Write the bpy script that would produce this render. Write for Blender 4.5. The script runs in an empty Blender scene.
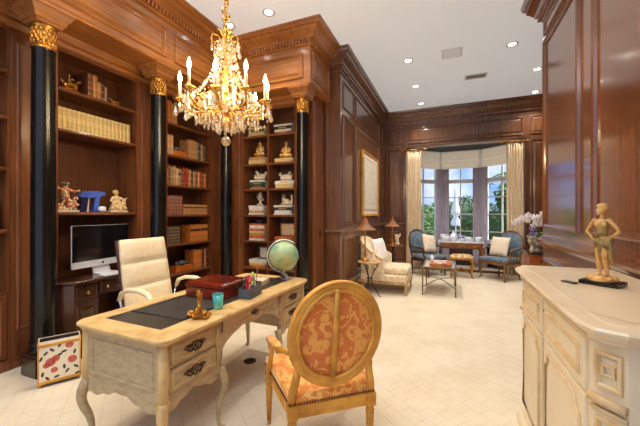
WORLD_S = 1.8; SPOT_E = 66; EXPO = 0.36
import bpy, math, random
from mathutils import Vector, Matrix
random.seed(7)
PI = math.pi
SC = bpy.context.scene
COL = SC.collection
R_ = math.radians

# ------------------------------------------------------------------ mesh accumulator
class MB:
    def __init__(s):
        s.v = []; s.f = []; s.sm = []; s.mi = []; s.k = 0; s.M = None
    def add(s, vs, fs, smooth=False):
        b = len(s.v)
        if s.M is not None:
            vs = [tuple(s.M @ Vector(p)) for p in vs]
        s.v += [tuple(p) for p in vs]
        for f in fs:
            s.f.append([i + b for i in f]); s.sm.append(smooth); s.mi.append(s.k)
        return s
    def box(s, x0, y0, z0, x1, y1, z1):
        if x0 > x1: x0, x1 = x1, x0
        if y0 > y1: y0, y1 = y1, y0
        if z0 > z1: z0, z1 = z1, z0
        v = [(x0,y0,z0),(x1,y0,z0),(x1,y1,z0),(x0,y1,z0),(x0,y0,z1),(x1,y0,z1),(x1,y1,z1),(x0,y1,z1)]
        return s.add(v, [(0,3,2,1),(4,5,6,7),(0,1,5,4),(1,2,6,5),(2,3,7,6),(3,0,4,7)])
    def lathe(s, prof, c=(0,0), n=24, sq=1.0):
        vs = []; fs = []; m = len(prof)
        for r, z in prof:
            for i in range(n):
                a = 2*PI*i/n
                vs.append((c[0]+r*math.cos(a), c[1]+r*sq*math.sin(a), z))
        for j in range(m-1):
            for i in range(n):
                i2 = (i+1) % n
                fs.append((j*n+i, j*n+i2, (j+1)*n+i2, (j+1)*n+i))
        if prof[0][0] > 1e-6: fs.append(tuple(range(n-1, -1, -1)))
        if prof[-1][0] > 1e-6: fs.append(tuple((m-1)*n+i for i in range(n)))
        return s.add(vs, fs, True)
    def tube(s, pts, r, n=8, closed=False, flat=1.0, up=None):
        pts = [Vector(p) for p in pts]; m = len(pts)
        rs = r if isinstance(r, (list, tuple)) else [r]*m
        vs = []; fs = []; pn = None
        for i, p in enumerate(pts):
            if closed: t = pts[(i+1) % m]-pts[i-1]
            else: t = pts[min(i+1, m-1)]-pts[max(i-1, 0)]
            if t.length < 1e-9: t = Vector((0,0,1))
            t.normalize()
            if pn is None:
                a = Vector(up) if up else (Vector((0,0,1)) if abs(t.z) < .9 else Vector((1,0,0)))
            else: a = pn
            nrm = (a - t*a.dot(t))
            if nrm.length < 1e-6: nrm = t.orthogonal()
            nrm.normalize(); pn = nrm
            b = t.cross(nrm)
            for k in range(n):
                an = 2*PI*k/n
                vs.append(p + (nrm*math.cos(an)*flat + b*math.sin(an))*rs[i])
        for i in range(m if closed else m-1):
            j = (i+1) % m
            for k in range(n):
                k2 = (k+1) % n
                fs.append((i*n+k, i*n+k2, j*n+k2, j*n+k))
        if not closed:
            fs.append(tuple(range(n-1, -1, -1))); fs.append(tuple((m-1)*n+k for k in range(n)))
        return s.add(vs, fs, True)
    def ell(s, c, r, n=14, m=9, rot=None):
        if not isinstance(r, (list, tuple)): r = (r, r, r)
        vs = [(0,0,-1)]; fs = []
        for j in range(1, m):
            ph = -PI/2+PI*j/m
            for i in range(n):
                a = 2*PI*i/n
                vs.append((math.cos(ph)*math.cos(a), math.cos(ph)*math.sin(a), math.sin(ph)))
        vs.append((0,0,1))
        M = Matrix.Diagonal((*r, 1))
        if rot: M = Matrix.Rotation(rot[1], 4, rot[0]) @ M
        M = Matrix.Translation(c) @ M
        vs = [M @ Vector(q) for q in vs]
        for i in range(n):
            i2 = (i+1) % n
            fs.append((0, 1+i2, 1+i))
            for j in range(m-2):
                fs.append((1+j*n+i, 1+j*n+i2, 1+(j+1)*n+i2, 1+(j+1)*n+i))
            fs.append((1+(m-2)*n+i, 1+(m-2)*n+i2, len(vs)-1))
        return s.add(vs, fs, True)
    def cap(s, pts, rs, n=10):
        """limb: tube with rounded ends"""
        s.tube(pts, rs, n)
        rr = rs if isinstance(rs, (list, tuple)) else [rs]*len(pts)
        s.ell(pts[0], rr[0], n, 6); s.ell(pts[-1], rr[-1], n, 6)
        return s
    def sweep(s, prof, path, closed=False, smooth=False, endcaps=True):
        """profile (out, z) swept along plan path (x, y); out = right-hand side of travel"""
        m = len(path); P = [Vector(p) for p in path]; vs = []; fs = []; q = len(prof)
        for i in range(m):
            d0 = (P[i]-P[i-1]) if (closed or i > 0) else None
            d1 = (P[(i+1) % m]-P[i]) if (closed or i < m-1) else None
            if d0 is None: d0 = d1
            if d1 is None: d1 = d0
            n0 = Vector((d0.y, -d0.x)).normalized(); n1 = Vector((d1.y, -d1.x)).normalized()
            b = (n0+n1)
            b = b/ max(.15, (1+n0.dot(n1)))
            for (o, z) in prof:
                vs.append((P[i].x+b.x*o, P[i].y+b.y*o, z))
        for i in range(m if closed else m-1):
            j = (i+1) % m
            for k in range(q-1):
                fs.append((i*q+k, j*q+k, j*q+k+1, i*q+k+1))
        if not closed and endcaps:
            fs.append(tuple(range(q))); fs.append(tuple((m-1)*q+k for k in range(q-1, -1, -1)))
        return s.add(vs, fs, smooth)
    def prism(s, poly, O, U, V, N, t):
        """polygon (u, v) in plane O+U*u+V*v pushed by N*t"""
        O = Vector(O); U = Vector(U); V = Vector(V); N = Vector(N); n = len(poly)
        a = [O+U*p[0]+V*p[1] for p in poly]; b = [p+N*t for p in a]
        fs = [tuple(range(n-1, -1, -1)), tuple(range(n, 2*n))]
        for i in range(n):
            j = (i+1) % n
            fs.append((i, j, n+j, n+i))
        return s.add(a+b, fs)
    def ring(s, O, U, V, N, w, h, prof):
        """picture-frame moulding: prof = (inset, height)"""
        O = Vector(O); U = Vector(U); V = Vector(V); N = Vector(N); vs = []; fs = []; q = len(prof)
        for (i, hgt) in prof:
            for (a, b) in ((i, i), (w-i, i), (w-i, h-i), (i, h-i)):
                vs.append(O+U*a+V*b+N*hgt)
        for k in range(q-1):
            for c in range(4):
                d = (c+1) % 4
                fs.append((k*4+c, k*4+d, (k+1)*4+d, (k+1)*4+c))
        return s.add(vs, fs)
    def panel(s, O, U, V, N, w, h, bw=.05, d=.022, raised=True):
        s.ring(O, U, V, N, w, h, [(0,0),(bw*.12,d*.8),(bw*.4,d),(bw*.65,d*.7),(bw*.8,d*.75),(bw,0.001)])
        if raised and min(w, h) > bw*4:
            pr = [(bw*1.3,0.001),(bw*2.0,d*.55),(bw*2.1,d*.6)]
            s.ring(O, U, V, N, w, h, pr)
            O = Vector(O); U = Vector(U); V = Vector(V); N = Vector(N); i = bw*2.1
            s.add([O+U*a+V*b+N*d*.6 for (a, b) in ((i,i),(w-i,i),(w-i,h-i),(i,h-i))], [(0,1,2,3)])
        return s

def tag(o, label=None, cat=None, group=None, kind=None):
    if label: o['label'] = label
    if cat: o['category'] = cat
    if group: o['group'] = group
    if kind: o['kind'] = kind
    return o

def obj(name, mb, mats, parent=None, bevel=0, loc=None, rotz=0, subd=0, remesh=0, smoothall=False):
    me = bpy.data.meshes.new(name)
    me.from_pydata(mb.v, [], mb.f)
    if not isinstance(mats, (list, tuple)): mats = [mats]
    for m in mats: me.materials.append(m)
    me.polygons.foreach_set('use_smooth', [bool(x or smoothall) for x in mb.sm])
    me.polygons.foreach_set('material_index', mb.mi)
    me.update()
    o = bpy.data.objects.new(name, me); COL.objects.link(o)
    if parent is not None: o.parent = parent
    if loc is not None: o.location = loc
    if rotz: o.rotation_euler = (0, 0, rotz)
    if remesh:
        r = o.modifiers.new('r', 'REMESH'); r.mode = 'VOXEL'; r.voxel_size = remesh; r.use_smooth_shade = True
        c = o.modifiers.new('s', 'SMOOTH'); c.factor = .5; c.iterations = 3
    if bevel:
        b = o.modifiers.new('b', 'BEVEL'); b.width = bevel; b.segments = 2; b.limit_method = 'ANGLE'; b.angle_limit = R_(40)
    if subd:
        b = o.modifiers.new('u', 'SUBSURF'); b.levels = subd; b.render_levels = subd
    return o

def thing(name, label, cat, loc=(0,0,0), rotz=0, group=None, kind=None):
    o = bpy.data.objects.new(name, None); COL.objects.link(o)
    o.location = loc; o.rotation_euler = (0, 0, rotz)
    o.empty_display_size = .1
    return tag(o, label, cat, group, kind)

def dup(root, loc, rotz=0, label=None, group=None):
    r = root.copy(); COL.objects.link(r); r.location = loc; r.rotation_euler = (0, 0, rotz)
    if label: r['label'] = label
    if group: r['group'] = group
    for ch in list(root.children):
        c = ch.copy(); COL.objects.link(c); c.parent = r
        for g in list(ch.children):
            d = g.copy(); COL.objects.link(d); d.parent = c
    return r

# ------------------------------------------------------------------ materials
def srgb(*c):
    return tuple(((x/255)/12.92 if x/255 <= .04045 else ((x/255+.055)/1.055)**2.4) for x in c)
def mat(name, c1, c2=None, scale=5, stretch=(1,1,1), rough=.5, metal=0, coat=0, bump=0, detail=5, emis=0, ecol=None,
        trans=0, ramp=(.35,.65), rvar=0, sheen=0, dist=0, spec=.5):
    m = bpy.data.materials.new(name); m.use_nodes = True
    nt = m.node_tree; N = nt.nodes; L = nt.links
    b = N['Principled BSDF']
    c1 = srgb(*c1); c2 = srgb(*c2) if c2 else tuple(x*.8 for x in c1)
    tc = N.new('ShaderNodeTexCoord'); mp = N.new('ShaderNodeMapping'); mp.inputs['Scale'].default_value = stretch
    no = N.new('ShaderNodeTexNoise'); no.inputs['Scale'].default_value = scale; no.inputs['Detail'].default_value = detail
    no.inputs['Distortion'].default_value = dist
    rp = N.new('ShaderNodeValToRGB')
    rp.color_ramp.elements[0].position = ramp[0]; rp.color_ramp.elements[1].position = ramp[1]
    rp.color_ramp.elements[0].color = (*c1, 1); rp.color_ramp.elements[1].color = (*c2, 1)
    L.new(tc.outputs['Object'], mp.inputs['Vector']); L.new(mp.outputs[0], no.inputs['Vector'])
    L.new(no.outputs['Fac'], rp.inputs[0]); L.new(rp.outputs[0], b.inputs['Base Color'])
    b.inputs['Roughness'].default_value = rough; b.inputs['Metallic'].default_value = metal
    b.inputs['Coat Weight'].default_value = coat; b.inputs['Coat Roughness'].default_value = .12
    b.inputs['Transmission Weight'].default_value = trans
    b.inputs['Sheen Weight'].default_value = sheen
    b.inputs['Specular IOR Level'].default_value = spec
    if emis:
        e = srgb(*ecol) if ecol else c1
        b.inputs['Emission Color'].default_value = (*e, 1); b.inputs['Emission Strength'].default_value = emis
    if bump:
        bp = N.new('ShaderNodeBump'); bp.inputs['Strength'].default_value = bump; bp.inputs['Distance'].default_value = .01
        L.new(no.outputs['Fac'], bp.inputs['Height']); L.new(bp.outputs[0], b.inputs['Normal'])
    return m

def wood(name, c1, c2, rough=.28, coat=.35, axis='z', sc=1.0):
    st = {'z': (14, 14, 1.1), 'x': (1.1, 14, 14), 'y': (14, 1.1, 14)}[axis]
    m = mat(name, c1, c2, scale=1.6*sc, stretch=st, rough=rough, coat=coat, bump=.012, detail=6, dist=.4, ramp=(.28,.75))
    # slow darker clouds of figure over the grain
    nt = m.node_tree; N = nt.nodes; L = nt.links; b = N['Principled BSDF']
    src = b.inputs['Base Color'].links[0].from_socket
    n2 = N.new('ShaderNodeTexNoise'); n2.inputs['Scale'].default_value = 1.7; n2.inputs['Detail'].default_value = 3
    tc = [n for n in N if n.type == 'TEX_COORD'][0]; L.new(tc.outputs['Object'], n2.inputs['Vector'])
    mr = N.new('ShaderNodeMapRange'); mr.inputs['From Min'].default_value = .3; mr.inputs['From Max'].default_value = .7
    mr.inputs['To Min'].default_value = .72; mr.inputs['To Max'].default_value = 1.15
    L.new(n2.outputs['Fac'], mr.inputs['Value'])
    mx = N.new('ShaderNodeMix'); mx.data_type = 'RGBA'; mx.blend_type = 'MULTIPLY'; mx.inputs[0].default_value = 1
    L.new(src, mx.inputs[6]); L.new(mr.outputs[0], mx.inputs[7]); L.new(mx.outputs[2], b.inputs['Base Color'])
    return m

W_FRIEZE = wood('lit-tone cherry wood', (182,118,60), (134,82,40), axis='y')  # lighter, warmer copy of the cherry; light on the upper left put into colour
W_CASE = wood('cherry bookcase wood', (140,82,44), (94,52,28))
W_IN = wood('shaded bookcase interior wood', (112,66,36), (80,44,24), rough=.4, coat=.15)  # darker copy of the cherry, shade inside the shelves put into the colour
W_WALL = wood('shaded cherry panelling', (124,80,50), (86,52,32), rough=.26, coat=.5)  # darker copy of the cherry, dimmer light of the rear room in its tone
W_RIGHT = wood('polished cherry panelling', (140,86,52), (108,64,38), rough=.17, coat=.7, sc=.9)
W_DESK = wood('dark cherry desk wood', (88,52,32), (60,34,22), rough=.25)
W_DARK = wood('dark stained wood', (52,30,22), (34,19,14), rough=.3)
W_BURL = wood('burl wood', (160,92,44), (96,50,24), rough=.3, sc=3)
BLACK = mat('polished black stone', (12,11,10), (26,23,20), scale=4, rough=.22, coat=0, spec=.4)
GOLD = mat('antique gold leaf', (214,160,74), (160,104,38), scale=22, rough=.32, metal=.85, bump=.3)
GILT = mat('gilt wood', (226,164,66), (190,128,42), scale=9, rough=.42, metal=.15, coat=.1, bump=.08)
BRASS = mat('brass', (220,180,96), (190,140,60), scale=12, rough=.22, metal=1)
OLDBRASS = mat('aged brass', (150,124,78), (110,86,50), scale=14, rough=.3, metal=.8)
NAVYC = mat('navy painted soffit', (34,34,56), (24,24,42), rough=.6)
BRONZE = mat('dark bronze', (52,42,30), (84,66,42), scale=26, rough=.45, metal=.7)
IRON = mat('wrought iron', (40,36,32), (58,50,42), scale=30, rough=.5, metal=.6)
CREAM = mat('cream paint', (232,216,182), (222,202,164), scale=3, rough=.38, coat=.15, bump=.03)
CREAMTOP = mat('pale cream top', (234,214,180), (226,200,158), scale=2.2, rough=.3, coat=.3)
GLAZE = mat('gold glazed moulding', (204,166,110), (230,206,164), scale=9, rough=.4, ramp=(.3,.7))
DPAINT = mat('distressed grey cream paint', (188,164,124), (142,116,80), scale=16, stretch=(1,1,2.4), rough=.5, bump=.12, ramp=(.4,1.0), detail=6)
DEDGE = mat('rubbed cream edge paint', (214,180,120), (168,124,72), scale=9, rough=.45, bump=.1, ramp=(.45,.78), detail=9)
LEATHER_B = mat('black tooled leather', (44,40,36), (64,58,50), scale=7, rough=.36, bump=.05)
LEATHER_P = mat('dark desk pad leather', (58,54,52), (44,40,38), scale=30, rough=.5, bump=.1)
LEATHER_C = mat('cream leather', (236,220,186), (228,208,170), scale=24, rough=.42, coat=.1, bump=.06)
SHELL = mat('brown chair shell', (96,66,62), (74,48,44), scale=9, rough=.35)
CHROME = mat('polished chrome', (220,222,226), (200,202,208), scale=3, rough=.12, metal=1)
CEIL = mat('self-lit ceiling paint', (232,236,240), (228,233,238), scale=2, rough=.85, emis=.20, ecol=(230,240,250))  # weak emission gives the whole ceiling an added glow as fill
WHITE = mat('white paint', (238,238,236), (228,228,226), scale=3, rough=.4)
CREAMCLOTH = mat('cream curtain cloth', (240,222,188), (224,198,158), scale=20, stretch=(1,1,.2), rough=.8, sheen=.3)
SHEER = mat('mauve grey sheer cloth', (206,198,212), (178,170,186), scale=20, stretch=(1,1,.2), rough=.85, sheen=.3)  # pale tone has the window backlight put into the cloth colour
SHADECL = mat('glowing ivory shade cloth', (240,230,210), (232,218,194), scale=30, rough=.85, emis=.18, ecol=(250,238,214))  # slight emission stands for daylight coming through the cloth
UPH = mat('pale damask upholstery', (232,216,186), (212,186,144), scale=16, rough=.8, dist=1.5, sheen=.2, ramp=(.42,.6))
BLUEUPH = mat('slate blue upholstery', (108,126,138), (74,92,108), scale=9, rough=.6, sheen=.4)
PILLOWM = mat('cream pillow cloth', (244,230,208), (234,216,188), scale=20, rough=.85, bump=.05)
PILLOWW = mat('white pillow cloth', (244,242,238), (230,228,224), scale=14, rough=.85, bump=.05)
PAGES = mat('book pages', (226,212,182), (200,182,146), scale=60, stretch=(1,1,6), rough=.9)
BKGOLD = mat('gold tooling', (222,178,92), (190,140,60), scale=20, rough=.4, metal=.5)
IVORY = mat('ivory carving', (236,224,200), (206,186,150), scale=30, rough=.5, bump=.3)
GOLDFIG = mat('golden figurine', (226,186,108), (176,124,56), scale=30, rough=.4, metal=.3, bump=.3)
CHINA = mat('white china', (246,246,250), (220,226,244), scale=30, rough=.15, coat=.5)

def painted(name, cols, scale=22):
    m = mat(name, cols[0], cols[1], scale=scale, rough=.4, detail=2)
    rp = [n for n in m.node_tree.nodes if n.type == 'VALTORGB'][0].color_ramp
    rp.interpolation = 'CONSTANT'
    n = len(cols)
    while len(rp.elements) < n: rp.elements.new(.5)
    for i, c in enumerate(cols):
        rp.elements[i].position = 0 if i == 0 else .36+.3*(i-1)/max(1, n-2)
        rp.elements[i].color = (*srgb(*c), 1)
    return m
FIG_A = painted('painted porcelain', [(50,42,40),(216,186,140),(186,74,44),(230,206,160),(44,70,90),(196,140,60)], 16)
FIG_B = painted('painted porcelain green', [(110,124,50),(222,186,140),(206,170,96),(232,208,170),(120,126,50)], 16)
DAMASK = painted('orange gold damask', [(226,132,44),(232,140,50),(246,186,92),(240,168,72)], 12)
DAMASK_BACK = painted('terracotta gold damask', [(208,108,40),(214,116,42),(234,166,74),(224,146,58)], 14)
for d in (DAMASK, DAMASK_BACK):
    n = [n for n in d.node_tree.nodes if n.type == 'TEX_NOISE'][0]
    n.inputs['Distortion'].default_value = 1.6; n.inputs['Detail'].default_value = 3
    d.node_tree.nodes['Principled BSDF'].inputs['Roughness'].default_value = .6
    d.node_tree.nodes['Principled BSDF'].inputs['Sheen Weight'].default_value = .3

def carpet_mat():
    m = mat('cream lattice carpet', (228,216,190), (220,204,174), scale=2.5, rough=.95, sheen=.2)
    nt = m.node_tree; N = nt.nodes; L = nt.links; b = N['Principled BSDF']
    src = b.inputs['Base Color'].links[0].from_socket
    tc = [n for n in N if n.type == 'TEX_COORD'][0]
    mp = N.new('ShaderNodeMapping'); mp.inputs['Rotation'].default_value = (0, 0, R_(38)); mp.inputs['Scale'].default_value = (6.4, 6.4, 6.4)
    L.new(tc.outputs['Object'], mp.inputs['Vector'])
    br = N.new('ShaderNodeTexBrick'); br.inputs['Scale'].default_value = 1; br.inputs['Mortar Size'].default_value = .07
    br.inputs['Mortar Smooth'].default_value = 1; br.inputs['Brick Width'].default_value = 1.0; br.inputs['Row Height'].default_value = .8
    br.inputs['Color1'].default_value = (1,1,1,1); br.inputs['Color2'].default_value = (.97,.97,.97,1); br.inputs['Mortar'].default_value = (.86,.83,.79,1)
    L.new(mp.outputs[0], br.inputs['Vector'])
    mx = N.new('ShaderNodeMix'); mx.data_type = 'RGBA'; mx.blend_type = 'MULTIPLY'; mx.inputs[0].default_value = .6
    L.new(src, mx.inputs[6]); L.new(br.outputs['Color'], mx.inputs[7]); L.new(mx.outputs[2], b.inputs['Base Color'])
    n2 = N.new('ShaderNodeTexNoise'); n2.inputs['Scale'].default_value = 160; L.new(tc.outputs['Object'], n2.inputs['Vector'])
    bp = N.new('ShaderNodeBump'); bp.inputs['Strength'].default_value = .35; bp.inputs['Distance'].default_value = .01
    L.new(n2.outputs['Fac'], bp.inputs['Height']); L.new(bp.outputs[0], b.inputs['Normal'])
    return m
CARPET = carpet_mat()

def thin_glass():
    m = bpy.data.materials.new('window glass'); m.use_nodes = True; nt = m.node_tree; N = nt.nodes; L = nt.links
    N.remove(N['Principled BSDF']); out = N['Material Output']
    t = N.new('ShaderNodeBsdfTransparent'); g = N.new('ShaderNodeBsdfGlossy'); g.inputs['Roughness'].default_value = .02
    fr = N.new('ShaderNodeFresnel'); fr.inputs['IOR'].default_value = 1.45
    mx = N.new('ShaderNodeMixShader'); L.new(fr.outputs[0], mx.inputs[0]); L.new(t.outputs[0], mx.inputs[1]); L.new(g.outputs[0], mx.inputs[2])
    L.new(mx.outputs[0], out.inputs[0]); return m
GLASS = thin_glass()
def crystal_mat():
    m = bpy.data.materials.new('cut crystal'); m.use_nodes = True; nt = m.node_tree; N = nt.nodes; L = nt.links
    N.remove(N['Principled BSDF']); out = N['Material Output']
    t = N.new('ShaderNodeBsdfTransparent'); t.inputs[0].default_value = (1,.95,.86,1)
    g = N.new('ShaderNodeBsdfGlossy'); g.inputs['Roughness'].default_value = .12; g.inputs[0].default_value = (1,.95,.85,1)
    r = N.new('ShaderNodeBsdfRefraction'); r.inputs['IOR'].default_value = 1.5; r.inputs['Roughness'].default_value = .1; r.inputs[0].default_value = (1,.94,.82,1)
    tl = N.new('ShaderNodeBsdfTranslucent'); tl.inputs[0].default_value = (1,.9,.7,1)
    a = N.new('ShaderNodeMixShader'); a.inputs[0].default_value = .5; L.new(t.outputs[0], a.inputs[1]); L.new(r.outputs[0], a.inputs[2])
    c = N.new('ShaderNodeMixShader'); c.inputs[0].default_value = .3; L.new(a.outputs[0], c.inputs[1]); L.new(tl.outputs[0], c.inputs[2])
    mx = N.new('ShaderNodeMixShader'); mx.inputs[0].default_value = .3
    L.new(c.outputs[0], mx.inputs[1]); L.new(g.outputs[0], mx.inputs[2]); L.new(mx.outputs[0], out.inputs[0]); return m
CRYSTAL = crystal_mat()
LENS = mat('recessed lamp lens', (255,250,240), (255,250,240), emis=14, ecol=(255,246,232))
FLAME = mat('lit candle bulb', (255,230,180), (255,230,180), emis=90, ecol=(255,214,150))
# ================================================================== SETTING
H = 4.1
XW = 3.44
def struct(name, mb, mats, label=None, bevel=0):
    o = obj(name, mb, mats, bevel=bevel); o['kind'] = 'structure'
    return o

m = MB()
fl = [(-4.3,-1.6),(2.4,-1.6),(2.4,8.85),(1.62,8.85),(.82,9.6),(-.28,9.6),(-1.08,8.85),(-4.3,8.85)]
m.prism(fl, (0,0,-.1), (1,0,0), (0,1,0), (0,0,1), .1)
struct('floor', m, CARPET)
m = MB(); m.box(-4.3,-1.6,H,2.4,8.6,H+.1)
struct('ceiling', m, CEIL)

# --- left library wall: stiles, header, frieze
XB = -3.75      # bookcase face
XF = -3.30      # frieze face
m = MB()
m.box(-4.3,-1.6,0,-4.16,4.95,H)
for (a, b) in ((-1.6,-1.0),(.2,.45),(1.60,1.955),(2.885,3.32),(4.26,4.9)):
    m.box(-4.16,a,0,XB,b,3.3)
m.box(-4.16,-1.6,3.19,XB,4.9,3.3)
# panelled stile faces
for (a, b) in ((2.93,3.27),(1.64,1.92)):
    m.panel((XB,a,.35),(0,1,0),(0,0,1),(1,0,0),b-a,2.7,.035,.012,False)
struct('wall_left', m, W_CASE, bevel=.004)
m = MB()
m.box(-4.16,-1.6,3.3,XF,4.93,H)
for (a, b) in ((-.9,.35),(.5,1.6),(1.76,2.93),(3.05,4.02)):
    m.panel((XF,a,3.40),(0,1,0),(0,0,1),(1,0,0),b-a,.37,.045,.02)
# architrave bead along the bottom of the frieze and bolection over the shelves
m.sweep([(0,3.30),(.018,3.30),(.024,3.315),(.012,3.335),(0,3.34)], [(XF,-1.6),(XF,4.12)])
m.sweep([(0,3.17),(.03,3.18),(.05,3.21),(.035,3.25),(.06,3.28),(.08,3.30),(0,3.30)], [(XB,-1.6),(XB,4.45),(-1.95,4.45)])
struct('trim_1', m, W_FRIEZE)

# --- wall with the second bookcase, seen square on
YB = 4.45
m = MB()
m.box(-4.16,YB+.42,0,-1.95,YB+.5,3.3)
m.box(-4.16,YB,0,-3.27,YB+.42,3.3)
m.box(-2.25,YB,0,-1.95,4.93,3.3)
m.box(-3.27,YB,3.19,-2.25,YB+.42,3.3)
m.panel((-1.95,4.5,.3),(0,1,0),(0,0,1),(1,0,0),.38,2.85,.03,.012,False)
m.panel((-3.66,YB,.3),(1,0,0),(0,0,1),(0,-1,0),.34,2.8,.03,.012,False)
struct('wall_alcove', m, W_CASE, bevel=.004)
m = MB()
m.box(XF,4.12,3.3,-1.85,4.95,H)
m.panel((-3.12,4.12,3.40),(1,0,0),(0,0,1),(0,-1,0),1.16,.37,.045,.02)
m.panel((-1.85,4.2,3.40),(0,1,0),(0,0,1),(1,0,0),.64,.40,.045,.02)
m.sweep([(0,3.30),(.018,3.30),(.024,3.315),(.012,3.335),(0,3.34)], [(XF,4.12),(-1.85,4.12),(-1.85,4.93)])
struct('trim_2', m, wood('lit-tone cherry frieze', (182,118,60), (134,82,40), axis='x'))  # same lit tone as the side frieze, grain turned along x

# --- crown cornice: one run round the library side, the rear room and the far wall
CP = [(0,3.86),(.02,3.865),(.03,3.885),(.045,3.89),(.045,3.935),(.065,3.94),(.075,3.96),(.11,3.985),(.165,4.015),(.185,4.04),(.215,4.045),(.225,4.065),(.245,4.08),(.25,4.1),(0,4.1)]
m = MB()
m.sweep(CP, [(XF,-1.6),(XF,4.12),(-1.85,4.12),(-1.85,4.93),(-1.85,4.94)])
# dentils
y = -1.5
while y < 4.0:
    m.box(XF+.045,y,3.890,XF+.072,y+.026,3.934); y += .052
x = -3.2
while x < -1.83:
    m.box(x,4.12-.072,3.890,x+.026,4.12-.045,3.934); x += .052
struct('trim_3', m, W_FRIEZE)
CP2 = [(0,3.78),(.015,3.785),(.022,3.81),(.05,3.815),(.05,3.86),(.07,3.87),(.08,3.90),(.115,3.95),(.15,3.985),(.155,4.02),(.175,4.03),(.19,4.06),(.2,4.1),(0,4.1)]
m = MB()
m.sweep(CP2, [(-1.86,4.93),(-1.67,4.93),(-1.67,8.55),(2.25,8.55),(2.25,4.6)])
struct('trim_4', m, W_WALL)
m = MB()
m.sweep(CP2, [(1.06,4.6),(1.05,4.6),(1.05,-1.6)])
struct('trim_5', m, W_RIGHT)

# --- picture wall (rear room, left)
XP = -1.67
m = MB()
m.box(-1.95,4.93,0,XP,8.9,H)
def pan(y0, y1, z0, z1, **k): m.panel((XP,y0,z0),(0,1,0),(0,0,1),(1,0,0),y1-y0,z1-z0,**k)
for (a, b) in ((5.06,5.72),(5.82,7.86),(7.96,8.42)):
    pan(a,b,.24,1.02,bw=.045,d=.02,raised=False); pan(a,b,1.24,3.12,bw=.05,d=.025,raised=False); pan(a,b,3.22,3.68,bw=.04,d=.02,raised=False)
struct('wall_picture', m, W_WALL)
RAIL = [(0,1.10),(.02,1.105),(.03,1.125),(.045,1.13),(.05,1.15),(.04,1.165),(.02,1.17),(.012,1.19),(0,1.19)]
BASE = [(0,0),(.03,0),(.03,.14),(.024,.16),(.01,.17),(.006,.19),(0,.19)]
m = MB(); m.sweep(RAIL, [(-1.95,4.93),(XP,4.93),(XP,8.55),(-1.08,8.55)]); struct('trim_6', m, W_WALL)
m = MB(); m.sweep(BASE, [(-1.95,4.45),(-1.95,4.93),(XP,4.93),(XP,8.55),(-1.08,8.55)]); struct('baseboard_picture', m, W_WALL)

# --- far wall with the bay opening
YF = 8.55; OX0, OX1, OZ = -1.05, 1.60, 3.18
m = MB()
m.box(-1.8,YF,0,OX0,8.85,H); m.box(OX1,YF,0,2.4,8.85,H); m.box(OX0,YF,OZ,OX1,8.85,H)
def panf(x0, x1, z0, z1, **k): m.panel((x0,YF,z0),(1,0,0),(0,0,1),(0,-1,0),x1-x0,z1-z0,**k)
for (a, b) in ((-1.6,-1.14),(1.70,2.18)):
    panf(a,b,.24,1.02,bw=.04,d=.02); panf(a,b,1.24,3.16,bw=.05,d=.025)
panf(-1.6,-1.14,3.26,3.7,bw=.04,d=.02); panf(1.70,2.18,3.26,3.7,bw=.04,d=.02)
panf(-1.02,1.58,3.26,3.7,bw=.05,d=.025)
m.ring((OX0-.06,YF,0),(1,0,0),(0,0,1),(0,-1,0),OX1-OX0+.12,OZ+.06,[(0,0),(.01,.02),(.05,.02),(.06,.0)])
struct('wall_far', m, W_WALL)
m = MB(); m.sweep(RAIL, [(OX1+.06,8.55),(2.25,8.55),(2.25,4.6),(1.06,4.6)]); struct('trim_7', m, W_WALL)

# --- right wall
XR = 1.05
m = MB()
m.box(XR,-1.6,0,1.3,4.6,H)
def panr(y0, y1, z0, z1, **k): m.panel((XR,y1,z0),(0,-1,0),(0,0,1),(-1,0,0),y1-y0,z1-z0,**k)
for (a, b) in ((3.40,4.52),(1.1,3.12),(-1.3,.8)):
    panr(a,b,1.27,3.50,bw=.06,d=.03,raised=False); panr(a,b,.26,.92,bw=.05,d=.024,raised=False); panr(a,b,3.57,3.74,bw=.035,d=.018,raised=False)
struct('wall_right', m, W_RIGHT)
m = MB(); m.sweep([(o*1.1, z) for o, z in [(0,1.06),(.015,1.065),(.022,1.09),(.05,1.10),(.055,1.125),(.04,1.14),(.02,1.145),(.015,1.175),(0,1.18)]], [(1.3,4.6),(XR,4.6),(XR,-1.6)]); struct('trim_8', m, W_RIGHT)
m = MB(); m.sweep(BASE, [(1.3,4.6),(XR,4.6),(XR,-1.6)]); struct('baseboard_right', m, W_RIGHT)
m = MB(); m.box(1.3,4.5,0,2.4,4.6,H); m.box(2.25,4.6,0,2.4,8.6,H)
for (a, b) in ((4.8,6.0),(6.1,7.3),(7.4,8.45)):
    m.panel((2.25,b,.24),(0,-1,0),(0,0,1),(-1,0,0),b-a,.78,.05,.02); m.panel((2.25,b,1.24),(0,-1,0),(0,0,1),(-1,0,0),b-a,2.3,.05,.02)
struct('wall_rear_right', m, W_WALL)

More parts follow.
